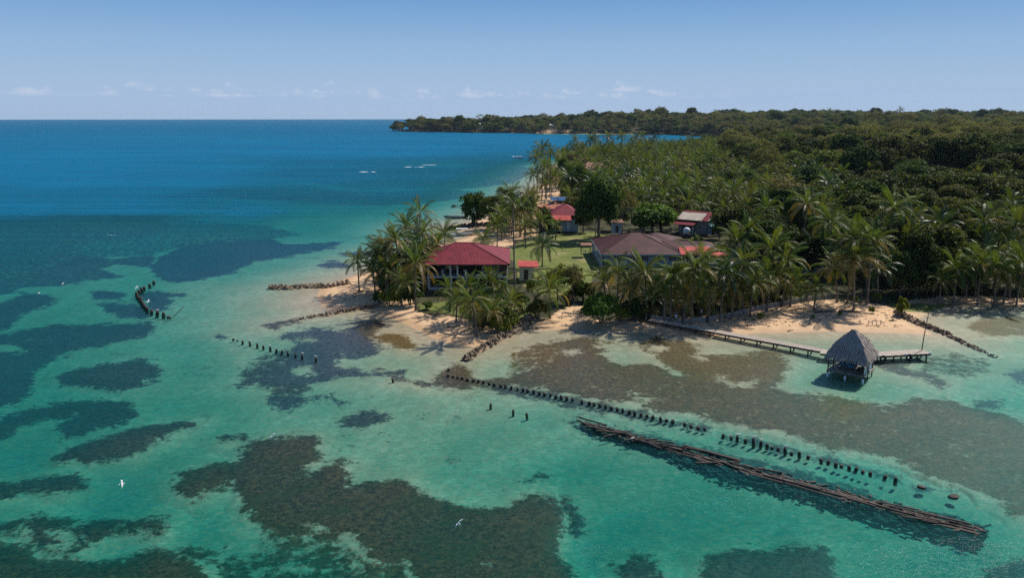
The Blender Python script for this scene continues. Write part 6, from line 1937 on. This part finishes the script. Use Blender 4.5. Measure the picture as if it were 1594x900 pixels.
def forest():
    g = random.Random(99); pts = {}
    g2 = np.random.default_rng(5)
    cand = []
    # near wood
    n = 26000
    X = g2.uniform(0, 480, n); Y = g2.uniform(128, 700, n)
    ok = np.abs(X) < Y * .70
    X, Y = X[ok], Y[ok]
    Z, D = terrain(X, Y)
    px, py = PX(X, Y, 1.0)
    ins = sdf(np.stack([px, py], 1), FOREST) > 1
    sel = ins & (D > 4)
    X, Y, Z, px, py = X[sel], Y[sel], Z[sel], px[sel], py[sel]
    order = np.argsort(g2.random(len(X)))
    for i in order:
        x, y = float(X[i]), float(Y[i])
        if place_ok(x, y, pts, 5.2): cand.append((x, y, float(Z[i]), float(px[i]), float(py[i])))
    cand.sort(key=lambda c: c[1])
    count = {'palm': len(P_NEAR), 'tree': len(T_NEAR)}
    mass = []
    zone = lambda px, py: ('behind the main beach' if py > 375 else 'right of the maroon roofed house' if py > 300 and px < 1330 else 'on the rising ground at the right' if px > 1250 else 'behind the houses')
    words = {'dense': 'dark green broadleaf tree', 'mid': 'mid green broadleaf tree', 'olive': 'olive green feathery tree', 'loose': 'sparse greyish olive tree', 'russet': 'brownish nearly bare tree', 'umbrella': 'flat topped dark green tree'}
    for x, y, z, px, py in cand:
        k = kind_at(px, py, x, y, g)
        
        if -40 < px < 1640 and k == 'palm' and count['palm'] < 298:
            count['palm'] += 1
            h = g.uniform(5.5, 10.5) if y > 165 else g.uniform(4, 8)
            far_palm(x, y, h, 'coconut palm in the grove ' + zone(px, py), 'coconut palms of the grove ' + zone(px, py), g.uniform(.9, 1.15), g)
        elif -40 < px < 1640 and k != 'palm' and count['tree'] < 298:
            count['tree'] += 1
            s = (g.choice((.6, .8, .95, 1.1, 1.4)) if px > 1130 else g.choice((.5, .65, .8, .95))) * g.uniform(.9, 1.1) * (.85 if k == 'umbrella' else 1)
            tree(k, x, y, s, words[k] + ' in the wood ' + zone(px, py), words[k] + 's of the wood ' + zone(px, py), g=g)
        else:
            mass.append((x, y, z, k, (g.choice((.7, .9, 1.1, 1.35, 1.75)) if px > 1130 else g.choice((.5, .7, .9))) * g.uniform(.9, 1.1) if k != 'palm' else g.uniform(.8, 1.15)))
    # far wood and headland
    n = 90000
    for rr_ in ((700, 1250, 11.5, 1.45), (1250, 2300, 13.0, 1.8)):
        Y = g2.uniform(rr_[0], rr_[1], n); X = g2.uniform(-.72, .72, n) * Y
        px, py = PX(X, Y, 5)
        s1 = (px > 590) & (px < 1680)
        X, Y = X[s1], Y[s1]; Z, D = terrain(X, Y); s2 = D > .5
        X, Y, Z, D = X[s2], Y[s2], Z[s2], D[s2]; px, py = PX(X, Y, Z)
        for i in range(len(X)):
            x, y = float(X[i]), float(Y[i])
            bad = False
            for hx, hy in FARH:
                if abs(x - hx * y / hy) < 8.5 and -330 < y - hy < 8: bad = True; break
            if bad: continue
            if y > 1350 and 628 < px[i] < 637: continue
            if y > 1700 and D[i] > 400 and x < 300: continue
            if not place_ok(x, y, pts, rr_[2] if D[i] > 70 else 8.5): continue
            nz = vnoise(x, y, 120, 4)
            k = g.choices(('olive', 'loose', 'dense', 'mid', 'umbrella', 'russet', 'palm'), (3, 2.2 if nz < .5 else .6, 2 if nz > .4 else 1, 3.4, 1.2, .5, .5))[0]
            sc = g.uniform(.8, 1.25) * rr_[3]
            if D[i] < 12: sc *= .8
            if g.random() < .05: sc *= 1.4
            if k == 'palm': sc *= .8
            mass.append((x, y, float(Z[i]), k, sc))
    return mass


mass = forest()
print('forest mass', len(mass))


def build_mass(mass):
    kinds = ['dense', 'mid', 'olive', 'loose', 'russet', 'umbrella', 'palm']
    src = bpy.data.collections.new('tree_sources')
    names = {}
    idx = 0
    for ki, k in enumerate(kinds):
        for v in range(2):
            o = bpy.data.objects.new('source_%02d' % idx, None)
            if k == 'palm':
                bm = bmesh.new(); bm.from_mesh(PC[v])
                for vv in bm.verts: vv.co.z += 8.5
                tmp = bm
                t2 = bmesh.new(); t2.from_mesh(PT[v][0])
                for vv in t2.verts: vv.co.z *= 8.5
                mt = bpy.data.meshes.new('t'); t2.to_mesh(mt); t2.free()
                n0 = len(bm.faces); bm.from_mesh(mt)
                bm.faces.ensure_lookup_table()
                for f in bm.faces[n0:]: f.material_index = 1
                mats = [ML['frond'], M['trunk']]
            else:
                cm, tm = TREE[k][v]
                bm = bmesh.new(); bm.from_mesh(cm); n0 = len(bm.faces); bm.from_mesh(tm); bm.faces.ensure_lookup_table()
                for f in bm.faces[n0:]: f.material_index = 1
                mats = [cm.materials[0], M['bark']]
            me = bpy.data.meshes.new('source_tree'); bm.to_mesh(me); bm.free()
            for m_ in mats: me.materials.append(m_)
            o = bpy.data.objects.new('source_%02d' % idx, me); src.objects.link(o)
            idx += 1
    n = len(mass)
    me = bpy.data.meshes.new('forest_mass'); me.vertices.add(n)
    P = np.array([(m[0], m[1], m[2] - .2) for m in mass], np.float32)
    me.vertices.foreach_set('co', P.ravel())
    a = me.attributes.new('pick', 'INT', 'POINT'); a.data.foreach_set('value', np.array([kinds.index(m[3]) * 2 + random.randrange(2) for m in mass], np.int32))
    fattr(me, 'size', [m[4] for m in mass]); fattr(me, 'turn', rng.uniform(0, 6.28, n)); fattr(me, 'tall', [m[4] * random.uniform(.85, 1.25) for m in mass])
    o = link('forest', me); o['kind'] = 'stuff'
    o['label'] = 'dense tropical wood covering the rising ground and the far headland'; o['category'] = 'forest'
    ng = bpy.data.node_groups.new('forest_instances', 'GeometryNodeTree')
    ng.interface.new_socket('Geometry', in_out='INPUT', socket_type='NodeSocketGeometry')
    ng.interface.new_socket('Geometry', in_out='OUTPUT', socket_type='NodeSocketGeometry')
    nd = ng.nodes; L = ng.links.new
    gi = nd.new('NodeGroupInput'); go = nd.new('NodeGroupOutput')
    ci = nd.new('GeometryNodeCollectionInfo'); ci.inputs['Collection'].default_value = src
    ci.inputs['Separate Children'].default_value = True; ci.inputs['Reset Children'].default_value = True
    ip = nd.new('GeometryNodeInstanceOnPoints'); ip.inputs['Pick Instance'].default_value = True

    def na(name, typ):
        q = nd.new('GeometryNodeInputNamedAttribute'); q.data_type = typ; q.inputs['Name'].default_value = name
        return q.outputs['Attribute']
    L(gi.outputs[0], ip.inputs['Points']); L(ci.outputs[0], ip.inputs['Instance']); L(na('pick', 'INT'), ip.inputs['Instance Index'])
    cx = nd.new('ShaderNodeCombineXYZ'); s = na('size', 'FLOAT'); L(s, cx.inputs[0]); L(s, cx.inputs[1]); L(na('tall', 'FLOAT'), cx.inputs[2])
    L(cx.outputs[0], ip.inputs['Scale'])
    cr = nd.new('ShaderNodeCombineXYZ'); L(na('turn', 'FLOAT'), cr.inputs[2]); L(cr.outputs[0], ip.inputs['Rotation'])
    L(ip.outputs[0], go.inputs[0])
    md = o.modifiers.new('instances', 'NODES'); md.node_group = ng


build_mass(mass)

# ------------------------------------------------------------------ boats
def hull_mesh(L, B, Hh, name='hull'):
    bm = bmesh.new(); secs = []
    n = 11
    for i in range(n):
        s = i / (n - 1)
        x = (s - .5) * L
        b = B / 2 * (1 - max(0, (s - .45) / .55) ** 2.2 * .97) * (.86 + .14 * min(1, s * 5))
        sh = Hh * (1 + .45 * max(0, (s - .4) / .6) ** 2); kz = -.25 + .35 * max(0, (s - .7) / .3) ** 2
        ring = [(x, -b, sh), (x, -b * .86, Hh * .35), (x, -b * .45, kz + .06), (x, 0, kz), (x, b * .45, kz + .06), (x, b * .86, Hh * .35), (x, b, sh)]
        inn = [(x, b * .92, sh), (x, b * .72, .22), (x, 0, .18), (x, -b * .72, .22), (x, -b * .92, sh)]
        secs.append([bm.verts.new(p) for p in ring + inn])
    m = len(secs[0])
    for i in range(n - 1):
        for k in range(m):
            bm.faces.new((secs[i][k], secs[i][(k + 1) % m], secs[i + 1][(k + 1) % m], secs[i + 1][k]))
    bm.faces.new(secs[0]); bm.faces.new(secs[-1][::-1])
    bmesh.ops.recalc_face_normals(bm, faces=bm.faces)
    me = bpy.data.meshes.new(name); bm.to_mesh(me); bm.free()
    return me


def boats():
    p = G(709, 339.5, 0)
    t = thing('open_boat', 'long open grey green boat moored in the shallows by the dark spit tree', 'boat', (p.x, p.y, .05), pi + .08)
    link('hull', hull_mesh(7.2, 1.7, .62), M['hull'], t)
    for x in (-1.6, .1, 1.7): MB().box((x, 0, .45), (.28, 1.3, .05)).build('bench', M['wood_grey'], t)
    MB().bar((-3.6, -.72, .68), (2.0, -.78, .74), .06).bar((-3.6, .72, .68), (2.0, .78, .74), .06).build('gunwale', M['hull_white'], t)
    mo = MB().box((-3.75, 0, .75), (.35, .35, .5)).box((-3.8, 0, .2), (.14, .14, .9)).build('outboard_motor', M['hull_white'], t)
    p = G(721, 366, 0.1)
    t = thing('canopy_boat', 'pale open boat with flat white canopy drawn up in the little sand inlet', 'boat', (p.x, p.y, .12), .05)
    link('hull', hull_mesh(5.8, 1.7, .6), M['hull_white'], t)
    MB().box((-.3, 0, 1.75), (3.2, 1.6, .06)).build('canopy', M['white_paint'], t)
    for x in (-1.7, 1.1):
        for y in (-.65, .65): MB().box((x, y, 1.2), (.05, .05, 1.1)).build('canopy_post', M['metal_post'], t)
    for x in (-1.2, .2, 1.5): MB().box((x, 0, .42), (.28, 1.3, .05)).build('bench', M['wood_grey'], t)
    MB().box((-3.0, 0, .7), (.3, .3, .5)).box((-3.05, 0, .2), (.12, .12, .8)).build('outboard_motor', M['rubber'], t)
    p = G(808, 246.5, 0)
    t = thing('motor_boat', 'small white motor boat crossing the bay left of the far palm clump', 'boat', (p.x, p.y, .1), pi)
    link('hull', hull_mesh(7.5, 2.3, .9), M['hull_white'], t)
    MB().box((-.4, 0, 1.3), (2.4, 1.7, .9)).build('cabin', M['white_paint'], t)
    MB().box((.85, 0, 1.45), (.06, 1.5, .45)).build('windscreen', M['glass'], t)
    p = G(704, 369, .3)
    t = thing('dinghy', 'small upturned grey dinghy lying on the sand by the canopy boat', 'dinghy', (p.x - .5, p.y + 1.5, .5), .7)
    o = link('hull', hull_mesh(3.2, 1.2, .45), M['hull'], t); o.rotation_euler = (pi, 0, 0); o.location = (0, 0, .45)


boats()


# ------------------------------------------------------------------ breaking waves: low ridges of foam
def wave(px0, px1, py, h, lab, seed, wid=2.2):
    a, b = G(px0, py, 0), G(px1, py, 0)
    r = random.Random(seed); L = (b - a).length; n = max(int(L / .35), 12)
    V = []; bm = bmesh.new(); cols = []
    for i in range(n + 1):
        s = i / n
        env = max(0, min(1, s * 5, (1 - s) * 6)) * (.55 + .45 * vnoise(s * L, seed, 2.1, seed)) * sstep(vnoise(s * L, 9, 3.0, seed), .05, .5) * (.5 + .5 * vnoise(s * L, 4, .9, seed))
        y0 = 1.6 * (vnoise(s * L, 3, 7, seed) - .5)
        w = wid * (.1 + .8 * env)
        prof = [(-w * .5, 0), (-w * .25, .55), (0, 1), (w * .3, .45), (w * .8, 0)]
        col = []
        for q, z in prof:
            col.append(bm.verts.new((s * L, y0 + q + r.uniform(-.12, .12), -.03 + z * h * env + (r.uniform(0, .08) if 0 < z else 0))))
        cols.append(col)
    for i in range(n):
        for k in range(4): bm.faces.new((cols[i][k], cols[i + 1][k], cols[i + 1][k + 1], cols[i][k + 1]))
    bmesh.ops.recalc_face_normals(bm, faces=bm.faces)
    me = bpy.data.meshes.new('breaking_wave'); bm.to_mesh(me); bm.free()
    o = link('breaking_wave', me, M['foam']); o.location = (a.x, a.y, 0)
    o['label'] = lab; o['category'] = 'wave'


wave(559, 586, 267.5, .32, 'white breaking wave left of the two longer breakers off the reef', 1, 5.0)
wave(628, 662, 260, .36, 'longest white breaking wave on the reef in mid water', 2, 3.6)
wave(655, 681, 256.5, .22, 'thinner breaking crest just behind the longest breaker', 3, 2.6)
wave(168, 186, 366, .16, 'single small white crest far out on the left reef', 5, 1.3)
wave(820, 836, 242, .34, 'white breaker left of the tall palm clump by the far beach', 6, 4)
wave(864, 888, 241, .34, 'white breaker right of the tall palm clump by the far beach', 7, 4)
wave(796, 812, 243.5, .5, 'faint breaker near the small motor boat', 8, 3)


# ------------------------------------------------------------------ gulls
def gull_mesh(fly, seed):
    r = random.Random(seed)
    body = MB(); body.tube([(-.26, 0, .0), (-.16, 0, .01), (0, 0, .0), (.14, 0, .03), (.21, 0, .05), (.27, 0, .045), (.33, 0, .03)], [.01, .05, .075, .06, .045, .04, .008], 8)
    return body


def gull(loc, rz, label, fly=True, s=1.0, bank=0.0):
    t = thing('seagull', label, 'bird', loc, rz, 'gulls over the water' if fly else 'gulls on the piles')
    s *= .52 if fly else .7; t.scale = (s,) * 3; t.rotation_euler = (bank, 0, rz)
    gull_mesh(fly, 1).build('body', M['feather'], t)
    b = MB(); b.tube([(.32, 0, .03), (.38, 0, .015)], [.012, .004], 5); b.build('beak', M['roof_ochre'], t)
    if fly:
        for sd in (-1, 1):
            m = MB()
            P = [(.10, 0, .03), (-.10, 0, .03), (.14, sd * .28, .17), (-.07, sd * .30, .16), (.06, sd * .50, .12), (-.08, sd * .48, .12), (-.10, sd * .72, .05)]
            m.face([P[0], P[1], P[3], P[2]]); m.face([P[2], P[3], P[5], P[4]]); m.face([P[4], P[5], P[6]])
            w = m.build('wing', M['feather'], t)
            md = w.modifiers.new('thick', 'SOLIDIFY'); md.thickness = .018
        tl = MB(); tl.slab([(-.22, -.03, .01), (-.22, .03, .01), (-.36, .08, .0), (-.36, -.08, .0)], .012); tl.build('tail', M['feather'], t)
    else:
        for sd in (-1, 1):
            m = MB(); m.tube([(.10, sd * .05, .03), (-.05, sd * .065, .03), (-.30, sd * .02, .0)], [.02, .045, .006], 6); m.build('wing', M['feather_grey'], t)
            l = MB(); l.tube([(0, sd * .025, -.05), (0, sd * .025, -.17)], [.008, .007], 4); l.build('leg', M['roof_ochre'], t)


def gulls():
    for px, py, z, rz, s, bank, lab in ((190, 754, 3.0, .5, 1.25, .35, 'white gull with spread wings gliding over the left teal water'), (424, 680, 3.0, 2.2, 1.1, -.6, 'white gull banking above the top of the brown reef'),
                                 (715, 816, 4.0, 1.9, 1.2, -.8, 'white gull banking over the middle of the brown reef'), (60, 457, 2.5, 1.2, 2.0, -.7, 'white gull flying far left above the dark sea grass'),
                                 (213, 448, 1.6, .1, 1.8, .2, 'white gull flying just left of the curved pile row'), (231, 469.5, 1.4, .2, 1.8, .3, 'white gull low over the water inside the curved pile row'),
                                 (98, 442, 2, .2, 1.3, .3, 'tiny white gull far out over the left reef')):
        gull(G(px, py, z), rz, lab, True, s, bank)
    k = 0
    for px, py, h, rz in ((389, 536, 1.0, .3), (420.5, 544, 1.1, 2.5), (470.5, 556.5, 1.0, .4), (491.5, 561, 1.0, 2.8), (1148, 684.5, 1.0, .2), (1172.5, 691, 1.5, 2.9), (1184, 693, 1.0, .1), (1222.5, 703, 1.0, 3.0), (984, 689, .7, .5), (244.5, 490, 1.6, .2)):
        p = G(px, py, 0); z = h * .36
        lab = ['white gull perched on the third tall pile of the short row', 'white gull perched in the middle of the short pile row', 'white gull perched near the right end of the short row', 'white gull on the pile alone past the short row',
               'white gull on the third pile of the right row', 'white gull on the tallest pile of the right row', 'white gull just right of the tallest pile of the right row', 'white gull perched alone in the middle of the right pile row',
               'white gull on the pile in front of the broken jetty', 'white gull perched at the near end of the curved row'][k]
        gull((p.x, p.y, z + .17), rz, lab, False, 1.25 if px > 300 else 1.8); k += 1


gulls()


# ------------------------------------------------------------------ people
def person(px, py, z, rz, lab, shirt, pants, pose):
    p = G(px, py, z)
    t = thing('person', lab, 'person', (p.x, p.y, z), rz)
    # joints: (x forward, y side, z)
    sw = pose
    J = {'pelvis': (0, 0, .93), 'waist': (0, 0, 1.08), 'chest': (.01, 0, 1.30), 'neck': (0, 0, 1.47), 'head0': (.01, 0, 1.54), 'head': (.02, 0, 1.66),
         'hipL': (0, .10, .90), 'kneeL': (.05 + sw * .14, .11, .49), 'ankL': (sw * .10, .12, .08), 'toeL': (sw * .10 + .16, .13, .03),
         'hipR': (0, -.10, .90), 'kneeR': (.04 - sw * .06, -.11, .49), 'ankR': (-sw * .20, -.12, .08), 'toeR': (-sw * .20 + .15, -.13, .03),
         'shL': (0, .19, 1.42), 'elL': (-.02 - sw * .1, .25, 1.14), 'wrL': (.10 - sw * .05, .24, .90), 'shR': (0, -.19, 1.42), 'elR': (-.02 + sw * .15, -.25, 1.15), 'wrR': (.14 + sw * .1, -.22, .93)}
    Rr = {'pelvis': .13, 'waist': .115, 'chest': .135, 'neck': .052, 'head0': .065, 'head': .098, 'hip': .085, 'knee': .056, 'ank': .038, 'toe': .032, 'sh': .06, 'el': .042, 'wr': .03}
    E = [('pelvis', 'waist'), ('waist', 'chest'), ('chest', 'neck'), ('neck', 'head0'), ('head0', 'head')]
    for s_ in 'LR':
        E += [('pelvis', 'hip' + s_), ('hip' + s_, 'knee' + s_), ('knee' + s_, 'ank' + s_), ('ank' + s_, 'toe' + s_), ('chest', 'sh' + s_), ('sh' + s_, 'el' + s_), ('el' + s_, 'wr' + s_)]
        # hand: palm and five fingers
        w = Vector(J['wr' + s_]); e = Vector(J['el' + s_]); d = (w - e).normalized(); sd = 1 if s_ == 'L' else -1
        J['palm' + s_] = tuple(w + d * .08); E.append(('wr' + s_, 'palm' + s_)); Rr['palm'] = .026
        for f in range(5):
            nm = 'f%d%s' % (f, s_); off = Vector((.018 * (f - 2), 0, 0)) if f else Vector((.05, 0, .03))
            J[nm] = tuple(w + d * ((.15, .16, .165, .155)[f - 1] if f else .085) + off); E.append(('palm' + s_ if f else 'wr' + s_, nm)); Rr['f%d' % f] = .009

    def skinned(name, keys, edges, grow, mat):
        me = bpy.data.meshes.new(name); ks = list(keys)
        me.from_pydata([J[k] for k in ks], [(ks.index(a), ks.index(b)) for a, b in edges], [])
        o = link(name, me, None, t)
        sk = o.modifiers.new('skin', 'SKIN'); sk.use_smooth_shade = True
        if not me.skin_vertices: 
            bm = bmesh.new(); bm.from_mesh(me); bm.verts.layers.skin.verify(); bm.to_mesh(me); bm.free()
        for i, k in enumerate(ks):
            base = k if k in Rr else k.rstrip('LR')
            rr = Rr[base] + grow
            me.skin_vertices[0].data[i].radius = (rr, rr)
        me.skin_vertices[0].data[0].use_root = True
        ss = o.modifiers.new('sub', 'SUBSURF'); ss.levels = 1; ss.render_levels = 1
        o.data.materials.append(mat)
        return o
    skinned('body', J.keys(), E, 0, M['skin'])
    tk = ['waist', 'chest', 'shL', 'elL', 'shR', 'elR', 'pelvis']
    Jb = dict(J)
    for s_ in 'LR': J['el' + s_] = tuple(Vector(J['sh' + s_]).lerp(Vector(J['el' + s_]), .6))
    skinned('shirt', ['chest', 'waist', 'pelvis', 'shL', 'elL', 'shR', 'elR'], [('chest', 'waist'), ('waist', 'pelvis'), ('chest', 'shL'), ('shL', 'elL'), ('chest', 'shR'), ('shR', 'elR')], .025, shirt)
    skinned('shorts', ['pelvis', 'hipL', 'kneeL', 'hipR', 'kneeR'], [('pelvis', 'hipL'), ('hipL', 'kneeL'), ('pelvis', 'hipR'), ('hipR', 'kneeR')], .03, pants)
    J.update(Jb)
    h = MB(); bmesh.ops.create_uvsphere(h.bm, u_segments=12, v_segments=8, radius=.112, matrix=Matrix.Translation((-.01, 0, 1.695)))
    for v in list(h.bm.verts):
        if v.co.z < 1.66 and v.co.x > .0: h.bm.verts.remove(v)
    h.build('hair', M['hair'], t)
    f = MB()
    for sy in (-.035, .035): f.box((.112, sy, 1.672), (.012, .02, .01))
    f.build('eyes', M['hair'], t)
    MB().tube([(.105, 0, 1.66), (.135, 0, 1.635)], [.008, .016], 5).build('nose', M['skin'], t)
    MB().box((.108, 0, 1.605), (.01, .04, .008)).build('mouth', M['hair'], t)


person(1052, 500.0, .82, -1.9, 'person in dark clothes standing on the landward end of the pier', M['cloth_navy'], M['cloth_white'], .3)
person(1091, 497.5, gz(*G(1091, 497.5, .95)[:2]) + .0, 2.6, 'person in a white top standing on the sand beside the seawall', M['cloth_white'], M['cloth_navy'], .6)


# ------------------------------------------------------------------ poles and small things ashore
def utility_pole(px, top, base, lab, arm=True, lamp=False, r=.12, mat=None):
    b = G(px, base, 1.2); g = gz(b.x, b.y); b = G(px, base, g)
    H = ZAT(top, b.y) - g
    t = thing('utility_pole', lab, 'pole', (b.x, b.y, g), 0)
    MB().tube([(0, 0, -.5), (0, 0, H * .6), (.05, 0, H)], [r * 1.2, r, r * .8], 8).build('pole_shaft', mat or M['wood_grey'], t)
    if arm:
        MB().bar((-1.3, 0, H - .7), (1.3, 0, H - .7), .12).bar((-.9, 0, H - 1.5), (.9, 0, H - 1.5), .1).build('crossarm', M['wood_grey'], t)
        for x in (-1.15, -.5, .5, 1.15): MB().tube([(x, 0, H - .64), (x, 0, H - .42)], .06, 6).build('insulator', M['white_paint'], t)
    if lamp: MB().bar((0, 0, H * .62), (-.5, -.4, H * .64), .08).box((-.65, -.5, H * .63), (.45, .3, .14)).build('street_lamp', M['white_paint'], t)


utility_pole(823, 289, 336, 'grey utility pole with crossarms beside the sandy track', True)
utility_pole(926.5, 312, 374, 'tall grey pole with white lamp in front of the dark spreading tree', False, True)
utility_pole(876, 248, 274, 'pale bare pole near the far beach', False, r=.16)
utility_pole(930, 318, 375, 'thinner pole right beside the lamp pole', False, r=.07, mat=M['metal_post'])


def driftwood(px, py, L, rz, lab, r=.1):
    b = G(px, py, .9); g = gz(b.x, b.y)
    t = thing('driftwood', lab, 'driftwood', (b.x, b.y, g + .08), rz, 'driftwood on the beach')
    gg = random.Random(int(px))
    MB().tube([(-L / 2, 0, 0), (-L * .1, gg.uniform(-.15, .15), .05), (L / 2, gg.uniform(-.2, .2), .02)], [r, r * .8, r * .4], 6).build('log', M['wood_brown'], t)
    MB().tube([(0, 0, .04), (L * .2, .45, .22)], [r * .5, r * .15], 5).build('branch', M['wood_brown'], t)


for a in ((1282, 483, 3.4, .3, 'dark fallen palm trunk on the sand between the hut and the seawall', .22), (1325, 483, 3.0, -.3, 'dark bleached log under the biggest beach palm', .2), (1231, 507, 1.2, .5, 'short stick on the pale beach behind the pier', .07),
          (1390, 494, 1.3, .2, 'short log at the head of the rubble breakwater', .12), (855, 494, 2.2, -.4, 'thin branch on the sandy path shore', .06), (705, 504, 2.0, .5, 'pale curved branch on the sand below the palms of the red roofed house', .08),
          (1500, 471, 2.0, .2, 'dark branch on the shaded sand of the right bay', .1), (1300, 498, 1.4, .1, 'small stick alone on the open beach', .05), (1128, 508, 1.5, .8, 'stick on the shaded sand behind the pier', .07)):
    driftwood(*a)
b = G(1362, 500, .9); g0 = gz(b.x, b.y)
t = thing('beach_frame', 'weathered stick frame of an old bench standing on the open beach', 'frame', (b.x, b.y, g0), .1)
for k in range(4): MB().bar((k * .65 - 1, 0, -.1), (k * .65 - 1, .05, .75), .07).build('post', M['wood_grey'], t)
MB().bar((-1.1, 0, .62), (1.1, .03, .66), .06).build('rail', M['wood_grey'], t)
# stones and flotsam strewn on the beach: uncountable
def litter():
    g = random.Random(77); bm = bmesh.new()
    n = 0
    zones = [((1100, 1440), (470, 512), 520), ((600, 790), (488, 528), 170), ((830, 1040), (486, 512), 160), ((520, 600), (445, 480), 60)]
    for (x0, x1), (y0, y1), cnt in zones:
        for k in range(cnt):
            px, py = g.uniform(x0, x1), g.uniform(y0, y1)
            p = G(px, py, .7); z, d = terrain([p.x], [p.y])
            if d[0] < 2.5: continue
            s = g.uniform(.05, .16)
            M_ = Matrix.Translation((p.x, p.y, float(z[0]) + .02)) @ Euler((0, 0, g.uniform(0, 6))).to_matrix().to_4x4() @ Matrix.Diagonal((s * g.uniform(1, 4.5), s, s * .6, 1))
            bmesh.ops.create_cube(bm, size=1, matrix=M_)
    me = bpy.data.meshes.new('beach_litter'); bm.to_mesh(me); bm.free()
    o = link('beach_litter', me, M['wood_brown']); o['kind'] = 'stuff'
    o['label'] = 'small sticks husks and stones strewn over the upper beach'; o['category'] = 'litter'


litter()


# ------------------------------------------------------------------ thin sea air
def haze():
    mb = MB().box((0, 0, 25), (29000, 29000, 112))
    m, n, out = new_mat('sea_air')
    v = n.n.new('ShaderNodeVolumePrincipled')
    v.inputs['Color'].default_value = (.62, .80, 1, 1); v.inputs['Density'].default_value = 2.6e-5; v.inputs['Anisotropy'].default_value = .2
    n.l.new(v.outputs[0], out.inputs['Volume'])
    o = mb.build('haze', m); o['kind'] = 'stuff'


haze()
